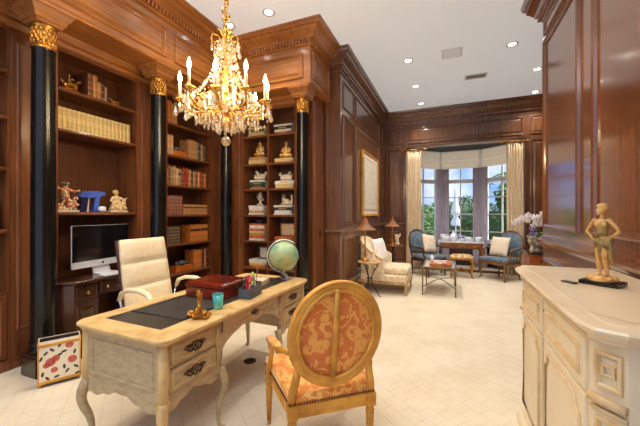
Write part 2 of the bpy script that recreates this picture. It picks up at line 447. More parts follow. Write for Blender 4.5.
# --- bay: reveals, facets, ceiling
BAY = [(-1.05,8.82),(-.26,9.56),(.80,9.56),(1.60,8.82)]
m = MB(); m.prism([(-1.2,8.85),(1.75,8.85),(.95,9.75),(-.4,9.75)], (0,0,3.18), (1,0,0),(0,1,0),(0,0,1),.15)
struct('ceiling_bay', m, NAVYC)
WZ0, WZ1, TR = .66, 3.12, 2.33
winspec = [(.10,.10),(.10,.10),(.10,.10)]
for k in range(3):
    a = Vector((*BAY[k],0)); b = Vector((*BAY[k+1],0)); U = (b-a).normalized(); L = (b-a).length; N = Vector((U.y,-U.x,0))  # N points into the room
    m = MB(); V = Vector((0,0,1))
    def slab(u0,u1,z0,z1,t0=0,t1=-.14):
        p = [a+U*u0+N*t0, a+U*u1+N*t0, a+U*u1+N*t1, a+U*u0+N*t1]
        m.add([(q.x,q.y,z0) for q in p]+[(q.x,q.y,z1) for q in p], [(0,1,2,3),(7,6,5,4),(1,0,4,5),(2,1,5,6),(3,2,6,7),(0,3,7,4)])
    slab(-.02,L+.02,0,WZ0)
    m.panel(a+U*.12+V*.14,U,V,N,L-.24,.4,.04,.02)
    w = struct('wall_bay', m, W_DARK)
    m = MB(); e = .09
    slab(-.02,e,WZ0,3.2); slab(L-e,L+.02,WZ0,3.2); slab(e,L-e,WZ1,3.2)
    slab(0,L,WZ0-.03,WZ0+.01,.05,-.14)
    win = struct('window_%d' % (k+1), m, WHITE)
    m = MB(); s_ = .045
    x0, x1 = e, L-e
    slab(x0,x0+s_,WZ0,WZ1,-.02,-.09); slab(x1-s_,x1,WZ0,WZ1,-.02,-.09)
    slab(x0,x1,WZ0,WZ0+s_+.03,-.02,-.09); slab(x0,x1,WZ1-s_,WZ1,-.02,-.09); slab(x0,x1,TR-.05,TR+.05,-.01,-.10)
    obj('window_frame', m, WHITE, win)
    m = MB(); xm = (x0+x1)/2
    slab(xm-.014,xm+.014,WZ0,WZ1,-.035,-.075)
    if k != 1:
        pass
    for z in (.95,1.42,1.88): slab(x0,x1,z-.012,z+.012,-.035,-.075)
    obj('muntin', m, WHITE, win)
    m = MB(); slab(x0,x1,WZ0,WZ1,-.053,-.057)
    obj('pane', m, GLASS, win)

# ================================================================== WALL FIXTURES
m = MB(); m.k = 0
t = thing('light_switch', 'small brown switch plate on the wood pier beside the tall bookcase', 'switch', (-1.949,4.72,1.12), 0)
p = MB(); p.box(0,-.035,-.058,.006,.035,.058); obj('plate', p, BRONZE, t, bevel=.002)
p = MB(); p.box(.006,-.008,-.016,.012,.008,.016); obj('toggle', p, BRASS, t)
t = thing('floor_outlet', 'round black brass-rimmed floor socket cover in the carpet under the desk', 'outlet', (-1.81,2.59,0), 0)
p = MB(); p.lathe([(.06,0),(.06,.006),(.05,.009),(.045,.009)], n=28); obj('rim', p, BRONZE, t)
p = MB(); p.lathe([(.047,.004),(.047,.008),(.01,.01)], n=28); obj('cover', p, BLACK, t)

# recessed lamps
places = [(-2.21,3.58),(-2.88,3.62),(-2.75,2.95),(-.67,5.64),(-.66,6.84),(-.65,7.98),(.9,5.71),(1.48,6.88),(1.72,8.15)]
seen = ['recessed ceiling lamp nearest the corner of the library cornice, right of the chandelier chain','recessed ceiling lamp seen just behind the chandelier chain','recessed ceiling lamp above the left bookcases, close to the cornice',
 'recessed ceiling lamp over the sitting area, left column nearest of three','recessed ceiling lamp over the sitting area, left column middle of three','recessed ceiling lamp over the sitting area, left column closest to the windows',
 'recessed ceiling lamp over the sitting area, right column nearest of three','recessed ceiling lamp over the sitting area, right column middle of three','recessed ceiling lamp in the far right corner by the cornice']
first = None
for (x, y), lb in zip(places, seen):
    if first is None:
        first = thing('recessed_lamp', lb, 'ceiling light', (x,y,H), 0, 'recessed ceiling lamps')
        p = MB(); p.lathe([(.055,-.001),(.085,-.001),(.088,-.008),(.06,-.012),(.055,-.006)], n=24); obj('trim_ring', p, WHITE, first)
        p = MB(); p.lathe([(.058,-.004),(.05,-.007),(.0,-.009)], n=24); obj('lens', p, LENS, first)
    else: dup(first, (x,y,H), 0, lb)
t = thing('ceiling_speaker', 'plain square white speaker grille flush in the ceiling', 'speaker', (.03,5.66,H))
p = MB(); p.ring((-.16,-.16,0),(1,0,0),(0,1,0),(0,0,-1),.32,.32,[(0,0),(.004,.01),(.02,.01),(.024,.006)]); obj('frame', p, WHITE, t)
p = MB(); p.box(-.14,-.14,-.007,.14,.14,0); obj('grille', p, mat('self-lit speaker mesh', (214,217,222), (206,209,214), scale=120, rough=.9, emis=.14, ecol=(230,240,250)), t)  # grille emits a little so it keeps up with the glowing ceiling
t = thing('air_vent', 'rectangular white ceiling air vent with dark slots', 'vent', (.46,6.78,H), 0)
p = MB(); p.ring((-.2,-.12,0),(1,0,0),(0,1,0),(0,0,-1),.4,.24,[(0,0),(.005,.014),(.03,.014),(.034,.004)]); obj('frame', p, WHITE, t)
p = MB(); p.box(-.17,-.09,-.004,.17,.09,0); obj('duct_opening', p, mat('dark duct', (96,96,98), (80,80,82)), t)
for i in range(5):
    p = MB(); yy = -.075+i*.0375; p.prism([(0,0),(.022,.008),(.02,.012),(-.002,.004)], (-.17,yy,-.014),(0,1,0),(0,0,1),(1,0,0),.34); obj('slat', p, WHITE, t)

# ================================================================== COLUMNS
def column(x, y, label, first=[None]):
    if first[0] is not None:
        return dup(first[0], (x,y,0), 0, label)
    t = thing('bookcase_column', label, 'column', (x,y,0), 0, 'black columns with gilded capitals', 'thing')
    p = MB(); p.lathe([(.104,.20),(.108,.215),(.108,.24),(.095,.255),(.095,.27),(.102,.28),(.102,.295),(.092,.31),(.094,.34),(.094,1.2),(.090,2.2),(.084,2.92),(.088,2.93),(.09,2.94)], n=32)
    obj('shaft', p, BLACK, t)
    p = MB(); p.box(-.115,-.115,0,.115,.115,.17); p.box(-.11,-.11,.17,.11,.11,.2); obj('plinth', p, W_DARK, t, bevel=.006)
    p = MB(); p.lathe([(.085,2.93),(.093,2.94),(.093,2.955),(.084,2.96),(.086,3.12),(.093,3.13),(.097,3.145),(.085,3.15)], n=32)
    n = 14
    for r in range(4):
        for i in range(n):
            a = 2*PI*(i+.5*(r % 2))/n
            c = Vector((math.cos(a)*.086, math.sin(a)*.086, 2.985+r*.038))
            p.ell(c, (.016,.012,.024), 8, 5, rot=('Z', a+PI/2))
    obj('capital', p, GOLD, t)
    p = MB(); p.M = None
    prof = [(0,3.15),(.10,3.15),(.105,3.17),(.12,3.18),(.125,3.21),(.14,3.23),(.16,3.26),(.165,3.275),(.175,3.28),(.175,3.299),(0,3.299)]
    q = .001
    p.sweep([(o, z) for o, z in prof], [(-q,-q),(q,-q),(q,q),(-q,q)], closed=True)
    obj('abacus', p, W_FRIEZE, t)
    first[0] = t
    return t
column(-XW,1.70,'black marble column with gilt capital left of the computer bookcase, closest to camera')
column(-XW,2.93,'black marble column with gilt capital behind the cream desk chair, between the two side bookcases')
column(-XW,4.25,'black marble column with gilt capital in the dark corner behind the chandelier')
column(-2.04,4.26,'black marble column with gilt capital right of the figurine bookcase')

# ================================================================== BOOKCASES (local: x along width, +y into depth, front faces -y)
def bookcase(label, loc, rotz, width, tops, ztop=3.19, depth=.40, divider=None, bottom=0.1, name='built_in_bookcase', cupboard=None):
    t = thing(name, label, 'bookcase', loc, rotz, 'built-in cherry bookcases')
    e = .003
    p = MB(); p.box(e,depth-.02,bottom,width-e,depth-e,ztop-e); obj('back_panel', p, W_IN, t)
    for s in (0, 1):
        x0 = e if s == 0 else width-.022
        p = MB(); p.box(x0,.0,bottom,x0+.019,depth-.022,ztop-e); obj('side_panel', p, W_CASE, t)
    for z in tops:
        if divider is None:
            p = MB(); p.box(.024,.012,z-.028,width-.024,depth-.022,z)
            p.sweep([(0,z-.036),(.014,z-.03),(.018,z-.016),(.014,z-.003),(0,z)], [(.024,.012),(width-.024,.012)])
            obj('shelf', p, W_CASE, t)
        else:
            for (a, b) in ((.024,divider-.016),(divider+.016,width-.024)):
                p = MB(); p.box(a,.012,z-.028,b,depth-.022,z); p.box(a,.004,z-.03,b,.012,z); obj('shelf', p, W_CASE, t)
    if divider is not None:
        p = MB(); p.box(divider-.015,0,bottom,divider+.015,depth-.022,ztop-e); obj('divider', p, W_CASE, t)
    p = MB(); p.box(e,.0,0,width-e,depth-.02,bottom); obj('plinth', p, W_CASE, t)
    p = MB(); p.box(.023,-.002,ztop-.05,width-.023,.02,ztop-e); obj('top_rail', p, W_CASE, t)
    if cupboard:
        z = cupboard
        p = MB(); p.box(.024,.02,bottom,width-.024,depth-.022,z-.03); obj('base_box', p, W_CASE, t)
        for s in (0, 1):
            w2 = (width-.06)/2; x0 = .028+s*(w2+.004)
            p = MB(); p.box(x0,.0,bottom+.02,x0+w2,.02,z-.05); p.panel((x0+.03,0,bottom+.05),(1,0,0),(0,0,1),(0,-1,0),w2-.06,z-.15-bottom,.03,.012)
            d = obj('door', p, W_CASE, t)
            p = MB(); p.ell((x0+(w2-.03 if s == 0 else .03),-.018,z*.6),.012,10,7); obj('knob', p, BRASS, d)
    return t
Q = PI/2
S1 = [2.77,2.34,1.46]; S2 = [2.77,2.31,1.87,1.43,.99,.55]; S3 = [2.74,2.27,1.85,1.42,.99,.54]
bookcase('built-in bookcase holding the computer, cream book set and painted figurines', (XB,1.957,0), Q, .926, S1, bottom=.08)
bookcase('built-in bookcase behind the cream chair, filled with leather bound books', (XB,3.322,0), Q, .936, S2)
bookcase('built-in bookcase seen square on, two columns of figurines on book stacks', (-3.268,YB,0), 0, 1.016, S3, divider=.508)
bookcase('built-in bookcase cut off by the left edge of the picture', (XB,.452,0), Q, 1.146, [2.77,2.34,1.87,1.30], bottom=.1, cupboard=.74)
# ================================================================== BOOKS
covers = {}
def cover(col):
    if col not in covers:
        covers[col] = mat('book cover %d %d %d' % col, col, tuple(int(c*.78) for c in col), scale=12, rough=.5, bump=.05)
    return covers[col]
TAN=(196,140,88); BROWN=(128,74,44); RED=(164,52,40); CREAMB=(226,200,132); OCH=(206,120,52); GREEN=(70,84,60); DGR=(92,84,72); MAR=(92,36,34); GREY=(150,136,116); NAVY=(40,48,66); WHT=(240,234,220); SALM=(210,96,64); ORG=(214,104,44); BLK=(38,34,32); PEACH=(214,168,120); ROSE=(150,96,88)
book_mesh = {}
def book_up(w, h, d, col, bands=3, style=0):
    key = ('u', w, h, d, col, bands, style)
    if key in book_mesh: return book_mesh[key]
    m = MB(); hw = w/2
    m.k = 1; m.box(-hw+.003,.006,.004,hw-.003,d-.004,h-.004)
    m.k = 0; m.box(-hw,.004,0,-hw+.003,d,h); m.box(hw-.003,.004,0,hw,d,h)
    n = 6; poly = [(-hw,.010)]+[(-hw*math.cos(PI*i/n), .010-.013*math.sin(PI*i/n)) for i in range(n+1)]+[(hw,.010)]
    m.prism(poly, (0,0,0),(1,0,0),(0,1,0),(0,0,1),h)
    m.k = 2
    zs = [h*(.14+.72*i/max(1,bands-1)) for i in range(bands)] if bands else []
    for z in zs:
        bp = [(x*1.02, y-.0025) for x, y in poly[1:-1]]
        m.prism(bp+[(hw,.008),(-hw,.008)], (0,0,z),(1,0,0),(0,1,0),(0,0,1),.006)
    if style == 1:   # dark title label
        m.k = 3; bp = [(x*1.01, y-.0015) for x, y in poly[1:-1]]
        m.prism(bp+[(hw,.008),(-hw,.008)], (0,0,h*.62),(1,0,0),(0,1,0),(0,0,1),h*.14)
    o = bpy.data.meshes.new('book'); o.from_pydata(m.v, [], m.f)
    for mm in (cover(col), PAGES, BKGOLD, cover(BLK)): o.materials.append(mm)
    o.polygons.foreach_set('material_index', m.mi)
    book_mesh[key] = o
    return o
def book_flat(w, t, d, col):
    """lying book, spine along x facing -y"""
    key = ('f', w, t, d, col)
    if key in book_mesh: return book_mesh[key]
    m = MB(); hw = w/2
    m.k = 1; m.box(-hw+.004,.004,.003,hw-.004,d-.004,t-.003)
    m.k = 0; m.box(-hw,.003,0,hw,d,.003); m.box(-hw,.003,t-.003,hw,d,t); m.box(-hw,0,0,hw,.004,t)
    m.k = 2; m.box(-hw*.5,-.001,t*.35,hw*.4,0,t*.6)
    o = bpy.data.meshes.new('book'); o.from_pydata(m.v, [], m.f)
    for mm in (cover(col), PAGES, BKGOLD): o.materials.append(mm)
    o.polygons.foreach_set('material_index', m.mi)
    book_mesh[key] = o
    return o
ORD = ['first','second','third','fourth','fifth','sixth','seventh','eighth','ninth','tenth','eleventh','twelfth','thirteenth','fourteenth','fifteenth','sixteenth','seventeenth','eighteenth','nineteenth','twentieth']
CN = {TAN:'tan',BROWN:'brown',RED:'red',CREAMB:'cream',OCH:'orange',GREEN:'green',DGR:'dark olive',MAR:'maroon',GREY:'grey',NAVY:'navy',WHT:'white',SALM:'coral red',ORG:'bright orange',BLK:'black',PEACH:'peach',ROSE:'dusky rose'}
def put(me, name, loc, rotz, label, cat, group, tilt=0):
    o = bpy.data.objects.new(name, me); COL.objects.link(o); o.location = loc; o.rotation_euler = (0, tilt, rotz)
    return tag(o, label, cat, group)
def row(side, start, end, z, specs, where, group, depth=.20, setback=.05):
    """stand books along a shelf; specs = (count, width, height, col, bands, style)"""
    pos = start; k = 0
    tot = sum(s[0] for s in specs)
    for (n, w, h, col, bands, style) in specs:
        for i in range(n):
            ww = w; hh = h
            me = book_up(ww, hh, depth, col, bands, style)
            c = pos+ww/2+.0008
            if side == 'L': loc = (XB-setback, c, z+.0005); rz = Q
            else: loc = (c, YB+setback, z+.0005); rz = 0
            put(me, 'book', loc, rz, '%s book, %s from left, %s' % (CN[col], ORD[k], where), 'book', group)
            pos += ww+.0022; k += 1
    return pos
r = random.Random(3)
# computer bookcase
row('L', 2.30, 0, 2.77, [(1,.055,.27,BROWN,4,0),(1,.05,.27,TAN,4,0),(1,.04,.21,TAN,3,0),(1,.035,.21,MAR,3,0),(1,.03,.18,GREY,3,0)], 'in the five on the top shelf above the computer', 'books on the top shelf of the computer bookcase')
row('L', 2.00, 0, 2.34, [(17,.0458,.235,CREAMB,5,0)], 'long cream set in the computer bookcase', 'cream bound set of volumes')
# second side bookcase  y 3.346..4.236
row('L', 3.355, 0, 2.77, [(2,.055,.33,OCH,2,0),(2,.05,.30,TAN,3,0)], 'folios on the top shelf behind the chandelier', 'folios on the top shelf')
row('L', 3.36, 0, 2.31, [(3,.045,.29,PEACH,4,0)], 'trio left of the upper orange box', 'peach books left of the orange box')
row('L', 3.80, 0, 2.31, [(3,.05,.30,TAN,4,0),(1,.045,.29,GREY,3,0),(1,.05,.28,GREEN,3,1),(1,.05,.27,TAN,3,0),(1,.06,.26,DGR,2,0)], 'seven right of the upper orange box', 'tan books right of the orange box')
row('L', 3.36, 0, 1.87, [(1,.04,.24,TAN,3,0),(1,.045,.29,BROWN,4,0),(1,.05,.26,GREY,4,0),(1,.045,.28,TAN,3,0),(1,.045,.25,PEACH,2,0),(1,.05,.25,GREY,3,1),(1,.04,.23,BROWN,3,0),(1,.05,.28,RED,2,0),(1,.05,.28,RED,2,0),(1,.045,.26,TAN,3,0),(1,.045,.25,DGR,3,0),(1,.05,.24,TAN,3,0),(1,.045,.26,BROWN,3,0),(1,.04,.24,PEACH,3,0),(1,.045,.26,RED,3,0),(1,.05,.23,BROWN,3,0),(1,.045,.24,OCH,3,0)], 'full mixed row on the third shelf', 'mixed books on the full third shelf')
row('L', 3.36, 0, 1.43, [(6,.05,.28,ROSE,5,0)], 'dusky rose set on the fourth shelf', 'rose set on the fourth shelf')
row('L', 3.69, 0, 1.43, [(4,.04,.155,TAN,3,1)], 'short slim tan volumes on the fourth shelf', 'short tan volumes')
row('L', 3.87, 0, 1.43, [(5,.066,.155,TAN,3,1)], 'short stout volumes at the fourth shelf right', 'stout tan volumes')
row('L', 3.36, 0, .99, [(5,.052,.26,DGR,5,0)], 'dark olive set on the fifth shelf', 'dark olive set on the fifth shelf')
row('L', 3.83, 0, .99, [(7,.0535,.27,OCH,2,1)], 'orange set with dark labels', 'orange set with dark labels')
row('L', 3.91, 0, .55, [(3,.055,.30,OCH,2,0),(1,.05,.33,MAR,2,0),(1,.04,.30,TAN,2,0),(1,.05,.33,MAR,3,0)], 'tall books right of the lower orange box', 'tall books on the sixth shelf')
# left edge bookcase
row('L', 1.44, 0, 1.87, [(1,.045,.26,CREAMB,3,0),(1,.04,.25,CREAMB,3,0)], 'cream pair at the left picture edge', 'cream pair at the picture edge')
row('L', 1.45, 0, 1.30, [(1,.05,.26,BLK,2,0),(1,.04,.25,BLK,2,0)], 'black pair at the left picture edge', 'black pair at the picture edge')

# stacks of lying books in the figurine bookcase
LX = -3.268
cells = {}
def stack(side, rowi, cols, w=.27, t=.041, d=.22, dx=0, where=''):
    cx = (-3.01 if side == 0 else -2.50)+dx
    z = ([H]+S3)[rowi+1] if False else (S3+[.10])[rowi]
    z += .0005
    for i, c in enumerate(cols):
        tt = t*(1+.25*((i*7+rowi*3) % 3-1)); ww = w*(1-.05*((i*5+rowi) % 3)); ww = round(ww, 3); tt = round(tt, 4)
        me = book_flat(ww, tt, d, c)
        put(me, 'book', (cx+.012*((i*3+rowi) % 3-1), YB+.05, z), 0, '%s book, %s from bottom, %s' % (CN[c], ORD[i], where), 'book', 'book stacks in the figurine bookcase')
        z += tt+.0006
    cells[(side, rowi)] = (cx, z)
    return z
W = [['on the top shelf left, behind the chandelier','on the top shelf right, beside the black column'],
     ['under the left golden seated figurine','under the right golden seated figurine'],
     ['under the reclining ivory group, left column','under the reclining ivory animal, right column'],
     ['under the tall ivory tree carving','under the ivory rabbit carving'],
     ['topped by a small dark bowl','under the upright engraved picture'],
     ['beside the small framed picture, left column','behind the globe, right column'],
     ['on the lowest shelf, left column','on the lowest shelf, right column']]
stack(0,0,[CREAMB,CREAMB,GREEN,CREAMB],w=.34,where=W[0][0]); stack(1,0,[BLK,WHT,BLK,WHT],w=.34,where=W[0][1])
stack(0,1,[CREAMB,CREAMB,TAN],w=.33,where=W[1][0]); stack(1,1,[PEACH,CREAMB],w=.34,where=W[1][1])
stack(0,2,[TAN,NAVY,GREEN,WHT],w=.33,where=W[2][0]); stack(1,2,[CREAMB,CREAMB,WHT],w=.35,where=W[2][1])
stack(0,3,[WHT,PEACH,WHT,WHT],w=.31,where=W[3][0]); stack(1,3,[WHT,WHT,NAVY,WHT],w=.34,where=W[3][1])
stack(0,4,[WHT,SALM,TAN,CREAMB,SALM,WHT,SALM],w=.32,where=W[4][0]); stack(1,4,[ORG,ORG],w=.33,where=W[4][1])
stack(0,5,[OCH,CREAMB,WHT],w=.34,where=W[5][0]); stack(1,5,[WHT,TAN,WHT],w=.33,where=W[5][1])

# ---- small carved figures (one continuous surface each)
def figure(name, label, cat, loc, rotz, fn, mats, vox=.006, base=None, group=None, s=1.0):
    t = thing(name, label, cat, loc, rotz, group)
    m = MB(); m.M = Matrix.Translation((0,0,.009)) @ Matrix.Scale(s, 4); fn(m); m.v = [(a, b, max(c_, .004)) for a, b, c_ in m.v]; obj('body', m, mats, t, remesh=vox)
    if base:
        w, d, h, bm = base; p = MB(); p.box(-w/2,-d/2,0,w/2,d/2,h); obj('base', p, bm, t, bevel=.003)
    return t
def f_seated(m):       # seated robed figure, hands in lap
    m.ell((0,0,.035),(.085,.06,.035)); m.ell((-.05,-.02,.04),(.05,.035,.028)); m.ell((.05,-.02,.04),(.05,.035,.028))
    m.cap([(0,.01,.05),(0,.012,.11),(0,.01,.15)],[.05,.048,.042])
    for s in (-1,1): m.cap([(s*.045,.01,.145),(s*.065,-.0,.10),(s*.03,-.045,.075)],[.02,.017,.013])
    m.cap([(0,.008,.16),(0,.005,.185)],[.016,.015]); m.ell((0,.002,.205),(.026,.027,.032)); m.ell((0,.006,.238),(.013,.013,.012))
def f_animals(m):      # reclining animal group
    m.ell((0,0,.03),(.10,.045,.03)); m.cap([(-.06,0,.05),(.02,0,.06),(.07,0,.055)],[.03,.036,.028])
    m.cap([(.07,0,.06),(.10,-.01,.085)],[.02,.017]); m.ell((.112,-.015,.095),(.024,.017,.018)); m.ell((.10,-.005,.115),(.006,.006,.014)); m.ell((.095,-.02,.112),(.006,.006,.013))
    m.cap([(-.02,-.02,.08),(-.03,-.025,.10)],[.022,.018]); m.ell((-.04,-.03,.115),(.02,.018,.02)); m.cap([(-.08,0,.05),(-.10,.01,.085)],[.012,.008])
    for x in (-.07,-.02,.04,.08): m.cap([(x,-.03,.04),(x+.02,-.045,.012)],[.014,.01])
def f_tree(m):
    m.cap([(0,0,0),(.01,0,.06),(-.01,0,.12),(.015,0,.17),(.01,0,.20)],[.03,.02,.016,.014,.01])
    for i in range(12):
        a = i*2.4; z = .06+.012*i; rr = .06-.003*i
        m.cap([(0,0,z),(rr*math.cos(a),rr*.6*math.sin(a),z+.025)],[.01,.009]); m.ell((rr*math.cos(a),rr*.6*math.sin(a),z+.03),(.018,.014,.012))
    m.ell((0,0,.012),(.07,.04,.015))
def f_rabbit(m):
    m.ell((0,0,.045),(.06,.04,.045)); m.ell((-.045,0,.075),(.03,.028,.03)); m.cap([(-.04,.01,.095),(-.03,.012,.15)],[.009,.006]); m.cap([(-.045,-.01,.095),(-.055,-.012,.15)],[.009,.006])
    m.ell((.06,0,.04),(.018,.018,.018)); m.cap([(-.04,-.015,.04),(-.06,-.02,.008)],[.013,.01]); m.cap([(.02,-.03,.03),(-.01,-.04,.01)],[.02,.012])
    m.cap([(.075,0,0),(.09,0,.06),(.085,0,.11)],[.02,.016,.012]); m.ell((.085,0,.125),(.018,.016,.02)); m.ell((0,0,.008),(.11,.045,.01))
def f_hunter(m):       # standing figure among branches with raised arm
    m.cap([(-.02,0,.02),(-.022,0,.09),(-.01,0,.15)],[.018,.022,.028]); m.cap([(.03,-.01,.02),(.035,-.012,.09),(.01,0,.15)],[.018,.022,.028])
    m.cap([(0,0,.15),(-.005,0,.20),(0,0,.235)],[.04,.036,.034]); m.ell((0,-.005,.285),(.026,.027,.032)); m.ell((0,0,.305),(.038,.036,.012))
    m.cap([(-.035,0,.235),(-.075,-.015,.255),(-.10,-.02,.29)],[.016,.014,.012]); m.cap([(.035,0,.235),(.075,-.01,.215),(.12,-.02,.23)],[.016,.014,.012])
    m.cap([(-.09,.01,.02),(-.085,.01,.12),(-.10,.01,.19)],[.02,.015,.008]); m.cap([(.06,.0,.02),(.085,0,.07),(.07,-.01,.12)],[.035,.03,.018])
    m.ell((.09,-.01,.14),(.025,.022,.022)); m.ell((-.05,-.02,.045),(.04,.03,.035)); m.ell((0,0,.018),(.11,.07,.022))
    for i in range(6): m.ell((-.1+.04*i,-.035,.05+.02*(i % 2)),(.018,.014,.018))
def f_couple(m):       # seated woman with child
    m.ell((0,0,.03),(.10,.07,.03)); m.cap([(0,0,.04),(0,-.005,.10)],[.085,.055]); m.cap([(0,0,.10),(-.01,0,.17)],[.045,.038])
    m.ell((-.015,-.008,.235),(.03,.03,.036)); m.ell((-.015,.005,.25),(.036,.034,.03)); m.cap([(-.015,0,.19),(-.015,0,.21)],[.016,.014])
    m.cap([(-.05,0,.175),(-.08,-.02,.13),(-.03,-.055,.11)],[.018,.016,.013]); m.cap([(.03,0,.175),(.07,-.03,.15),(.10,-.04,.17)],[.018,.015,.012])
    m.cap([(.065,-.03,.04),(.07,-.03,.10)],[.032,.024]); m.ell((.072,-.032,.135),(.022,.022,.026)); m.cap([(-.06,-.04,.05),(-.07,-.055,.09)],[.03,.02])
    for i in range(5): m.ell((-.08+.04*i,-.065,.04+.014*(i % 2)),(.018,.014,.018))
c = lambda s, r_: (*[cells[(s, r_)][0]], YB+.15, cells[(s, r_)][1])
figure('seated_figurine','golden seated robed figurine on books, left column of the facing bookcase','figurine',c(0,1),0,f_seated,GOLDFIG,s=1.1)
figure('seated_figurine','golden seated robed figurine on books, right column beside the black column','figurine',c(1,1),0.2,f_seated,GOLDFIG,s=1.15)
figure('ivory_carving','ivory reclining animal group on green and navy books','figurine',c(0,2),0,f_animals,IVORY,s=1.15)
figure('ivory_carving','ivory reclining animal pair on cream books, right column','figurine',c(1,2),PI,f_animals,IVORY,s=1.15)
figure('ivory_carving','tall ivory carving shaped like a branching tree on white books','figurine',c(0,3),0,f_tree,IVORY,s=1.0)
figure('ivory_carving','ivory rabbit with upright ears carved beside a standing figure','figurine',c(1,3),0,f_rabbit,IVORY,s=1.15)
t = thing('dark_bowl','small dark lidded bowl on top of the coral and white book stack','bowl',c(0,4))
p = MB(); p.lathe([(.03,0),(.035,.006),(.075,.03),(.08,.045),(.075,.045),(.06,.03)], n=24); obj('bowl_body', p, mat('navy glaze',(40,44,60),(70,74,86),rough=.2), t)
p = MB(); p.lathe([(.074,.044),(.05,.06),(.015,.068),(.012,.08),(0,.085)], n=24); obj('lid', p, mat('dark glaze',(34,34,44),(56,58,70),rough=.2), t)
def picture_small(label, loc, w, h, fm, am, rz=0):
    t = thing('framed_picture', label, 'picture', loc, rz)
    p = MB(); p.ring((-w/2,0,0),(1,0,0),(0,0,1),(0,-1,0),w,h,[(0,-.012),(0,.008),(.008,.012),(.018,.006),(.022,0)]); obj('frame', p, fm, t)
    p = MB(); p.box(-w/2+.004,-.001,.004,w/2-.004,.01,h-.004); obj('print', p, am, t)
    return t
ENGR = painted('engraving print', [(96,74,50),(206,180,140),(222,200,160),(214,190,150),(150,120,84)], 34)
picture_small('tan engraved picture standing on bright orange books', (c(1,4)[0],YB+.2,c(1,4)[2]), .27, .22, GOLD, ENGR)
PORT = painted('portrait print', [(90,78,66),(226,212,186),(232,220,198),(150,140,124)], 18)
picture_small('small grey framed picture on cream books above the white papers', (-2.97,YB+.2,c(0,5)[2]), .17, .21, mat('grey frame',(110,96,80)), PORT)
# objects in the two side bookcases
def box_with_spheres(label, y, z, wd, balls):
    t = thing('wooden_display_box', label, 'box', (XB-.13, y, z), Q)
    p = MB(); p.box(-wd/2,-.07,0,wd/2,.07,.085); p.ring((-wd/2,-.07,0),(1,0,0),(0,0,1),(0,-1,0),wd,.085,[(0,0),(.004,.004),(.012,.004),(.014,0)]); obj('box_body', p, mat('orange wood',(206,120,44),(170,84,30),scale=8,stretch=(1,6,6),rough=.35), t, bevel=.003)
    for (x, rr) in balls:
        p = MB(); p.ell((x,0,.085+rr*.75), (rr,rr,rr)); obj('stone_ball', p, mat('dark polished stone',(40,46,54),(110,112,112),scale=14,rough=.2), t)
box_with_spheres('orange wooden box with dark stone balls on the second shelf behind the chandelier', 3.635, 2.311, .25, [(-.07,.035),(0,.04),(.08,.032)])
box_with_spheres('orange wooden box with dark stone balls on the sixth shelf', 3.72, .551, .32, [(-.08,.04),(.01,.045),(.09,.035)])
def f_bronze(m):
    m.ell((0,0,.02),(.09,.05,.02)); m.cap([(-.04,0,.06),(.0,0,.075),(.05,0,.075)],[.022,.025,.024]); m.cap([(.05,0,.08),(.075,0,.115)],[.017,.013]); m.ell((.09,0,.125),(.022,.012,.012))
    for x in (-.045,-.03,.04,.055): m.cap([(x,0.01*(-1)**int(x*100),.06),(x+.01,0,.02)],[.009,.007])
    m.cap([(0,0,.09),(-.005,0,.135)],[.018,.015]); m.ell((-.005,0,.16),.014); m.cap([(-.005,0,.13),(.035,-.01,.125)],[.008,.007]); m.cap([(-.045,0,.07),(-.075,0,.10)],[.009,.007])
figure('golden_horse_rider','small golden horse and rider sculpture on the top shelf over the computer','sculpture',(XB-.12,2.15,2.771),Q,f_bronze,[GOLD],s=1.15)
def f_bird(m):
    m.ell((0,0,.012),(.06,.03,.012)); m.cap([(-.03,0,.035),(.03,0,.04)],[.016,.018]); m.cap([(-.03,0,.04),(-.08,0,.065)],[.01,.005]); m.cap([(.03,0,.045),(.05,0,.06)],[.011,.008])
figure('golden_bird','low golden bird sculpture at the right end of the top shelf books','sculpture',(XB-.1,2.66,2.771),Q,f_bird,[GOLD],s=1.2)
figure('porcelain_hunter','multicoloured porcelain hunter group on a cream base, left over the computer','figurine',(XB-.13,2.118,1.461),Q-.3,f_hunter,FIG_A,base=(.22,.14,.022,IVORY),s=1.0)
figure('porcelain_mother','green and cream porcelain seated woman with child, right over the computer','figurine',(XB-.14,2.70,1.461),Q-.2,f_couple,FIG_B,base=(.2,.14,.022,IVORY),s=.98)
t = thing('blue_sculpture','blue faceted sculpture like a table with two legs, middle of the figurine shelf','sculpture',(XB-.16,2.40,1.461),Q-.15)
BL = mat('cobalt blue lacquer',(84,116,206),(56,80,170),scale=9,rough=.3,coat=.4); BLD = mat('navy lacquer',(28,34,84),(20,24,60),rough=.3)
p = MB(); p.prism([(-.13,.17),(-.10,.235),(.07,.25),(.08,.235),(.13,.245),(.135,.20),(.09,.195),(.08,.17),(-.08,.165)],(0,-.05,0),(1,0,0),(0,0,1),(0,1,0),.1); obj('top_slab', p, BL, t, bevel=.004)
p = MB(); p.prism([(-.125,0),(-.11,.175),(-.04,.18),(-.06,0)],(0,-.045,0),(1,0,0),(0,0,1),(0,1,0),.09); obj('leg', p, BLD, t, bevel=.004)
p = MB(); p.prism([(.01,0),(.03,.175),(.08,.175),(.06,0)],(0,-.045,0),(1,0,0),(0,0,1),(0,1,0),.09); obj('leg', p, BL, t, bevel=.004)
p = MB(); p.prism([(-.06,0),(-.045,.17),(-.02,.17),(-.03,0)],(0,-.02,0),(1,0,0),(0,0,1),(0,1,0),.03); obj('brace', p, IVORY, t, bevel=.003)
t = thing('white_shell','small round white shell ornament beside the blue sculpture','ornament',(XB-.07,2.47,1.461),Q)
p = MB(); p.ell((0,0,.035),(.045,.02,.035)); 
for i in range(5): p.ell((-.03+.015*i,-.016,.035),(.006,.008,.03))
obj('shell_body', p, CHINA, t)

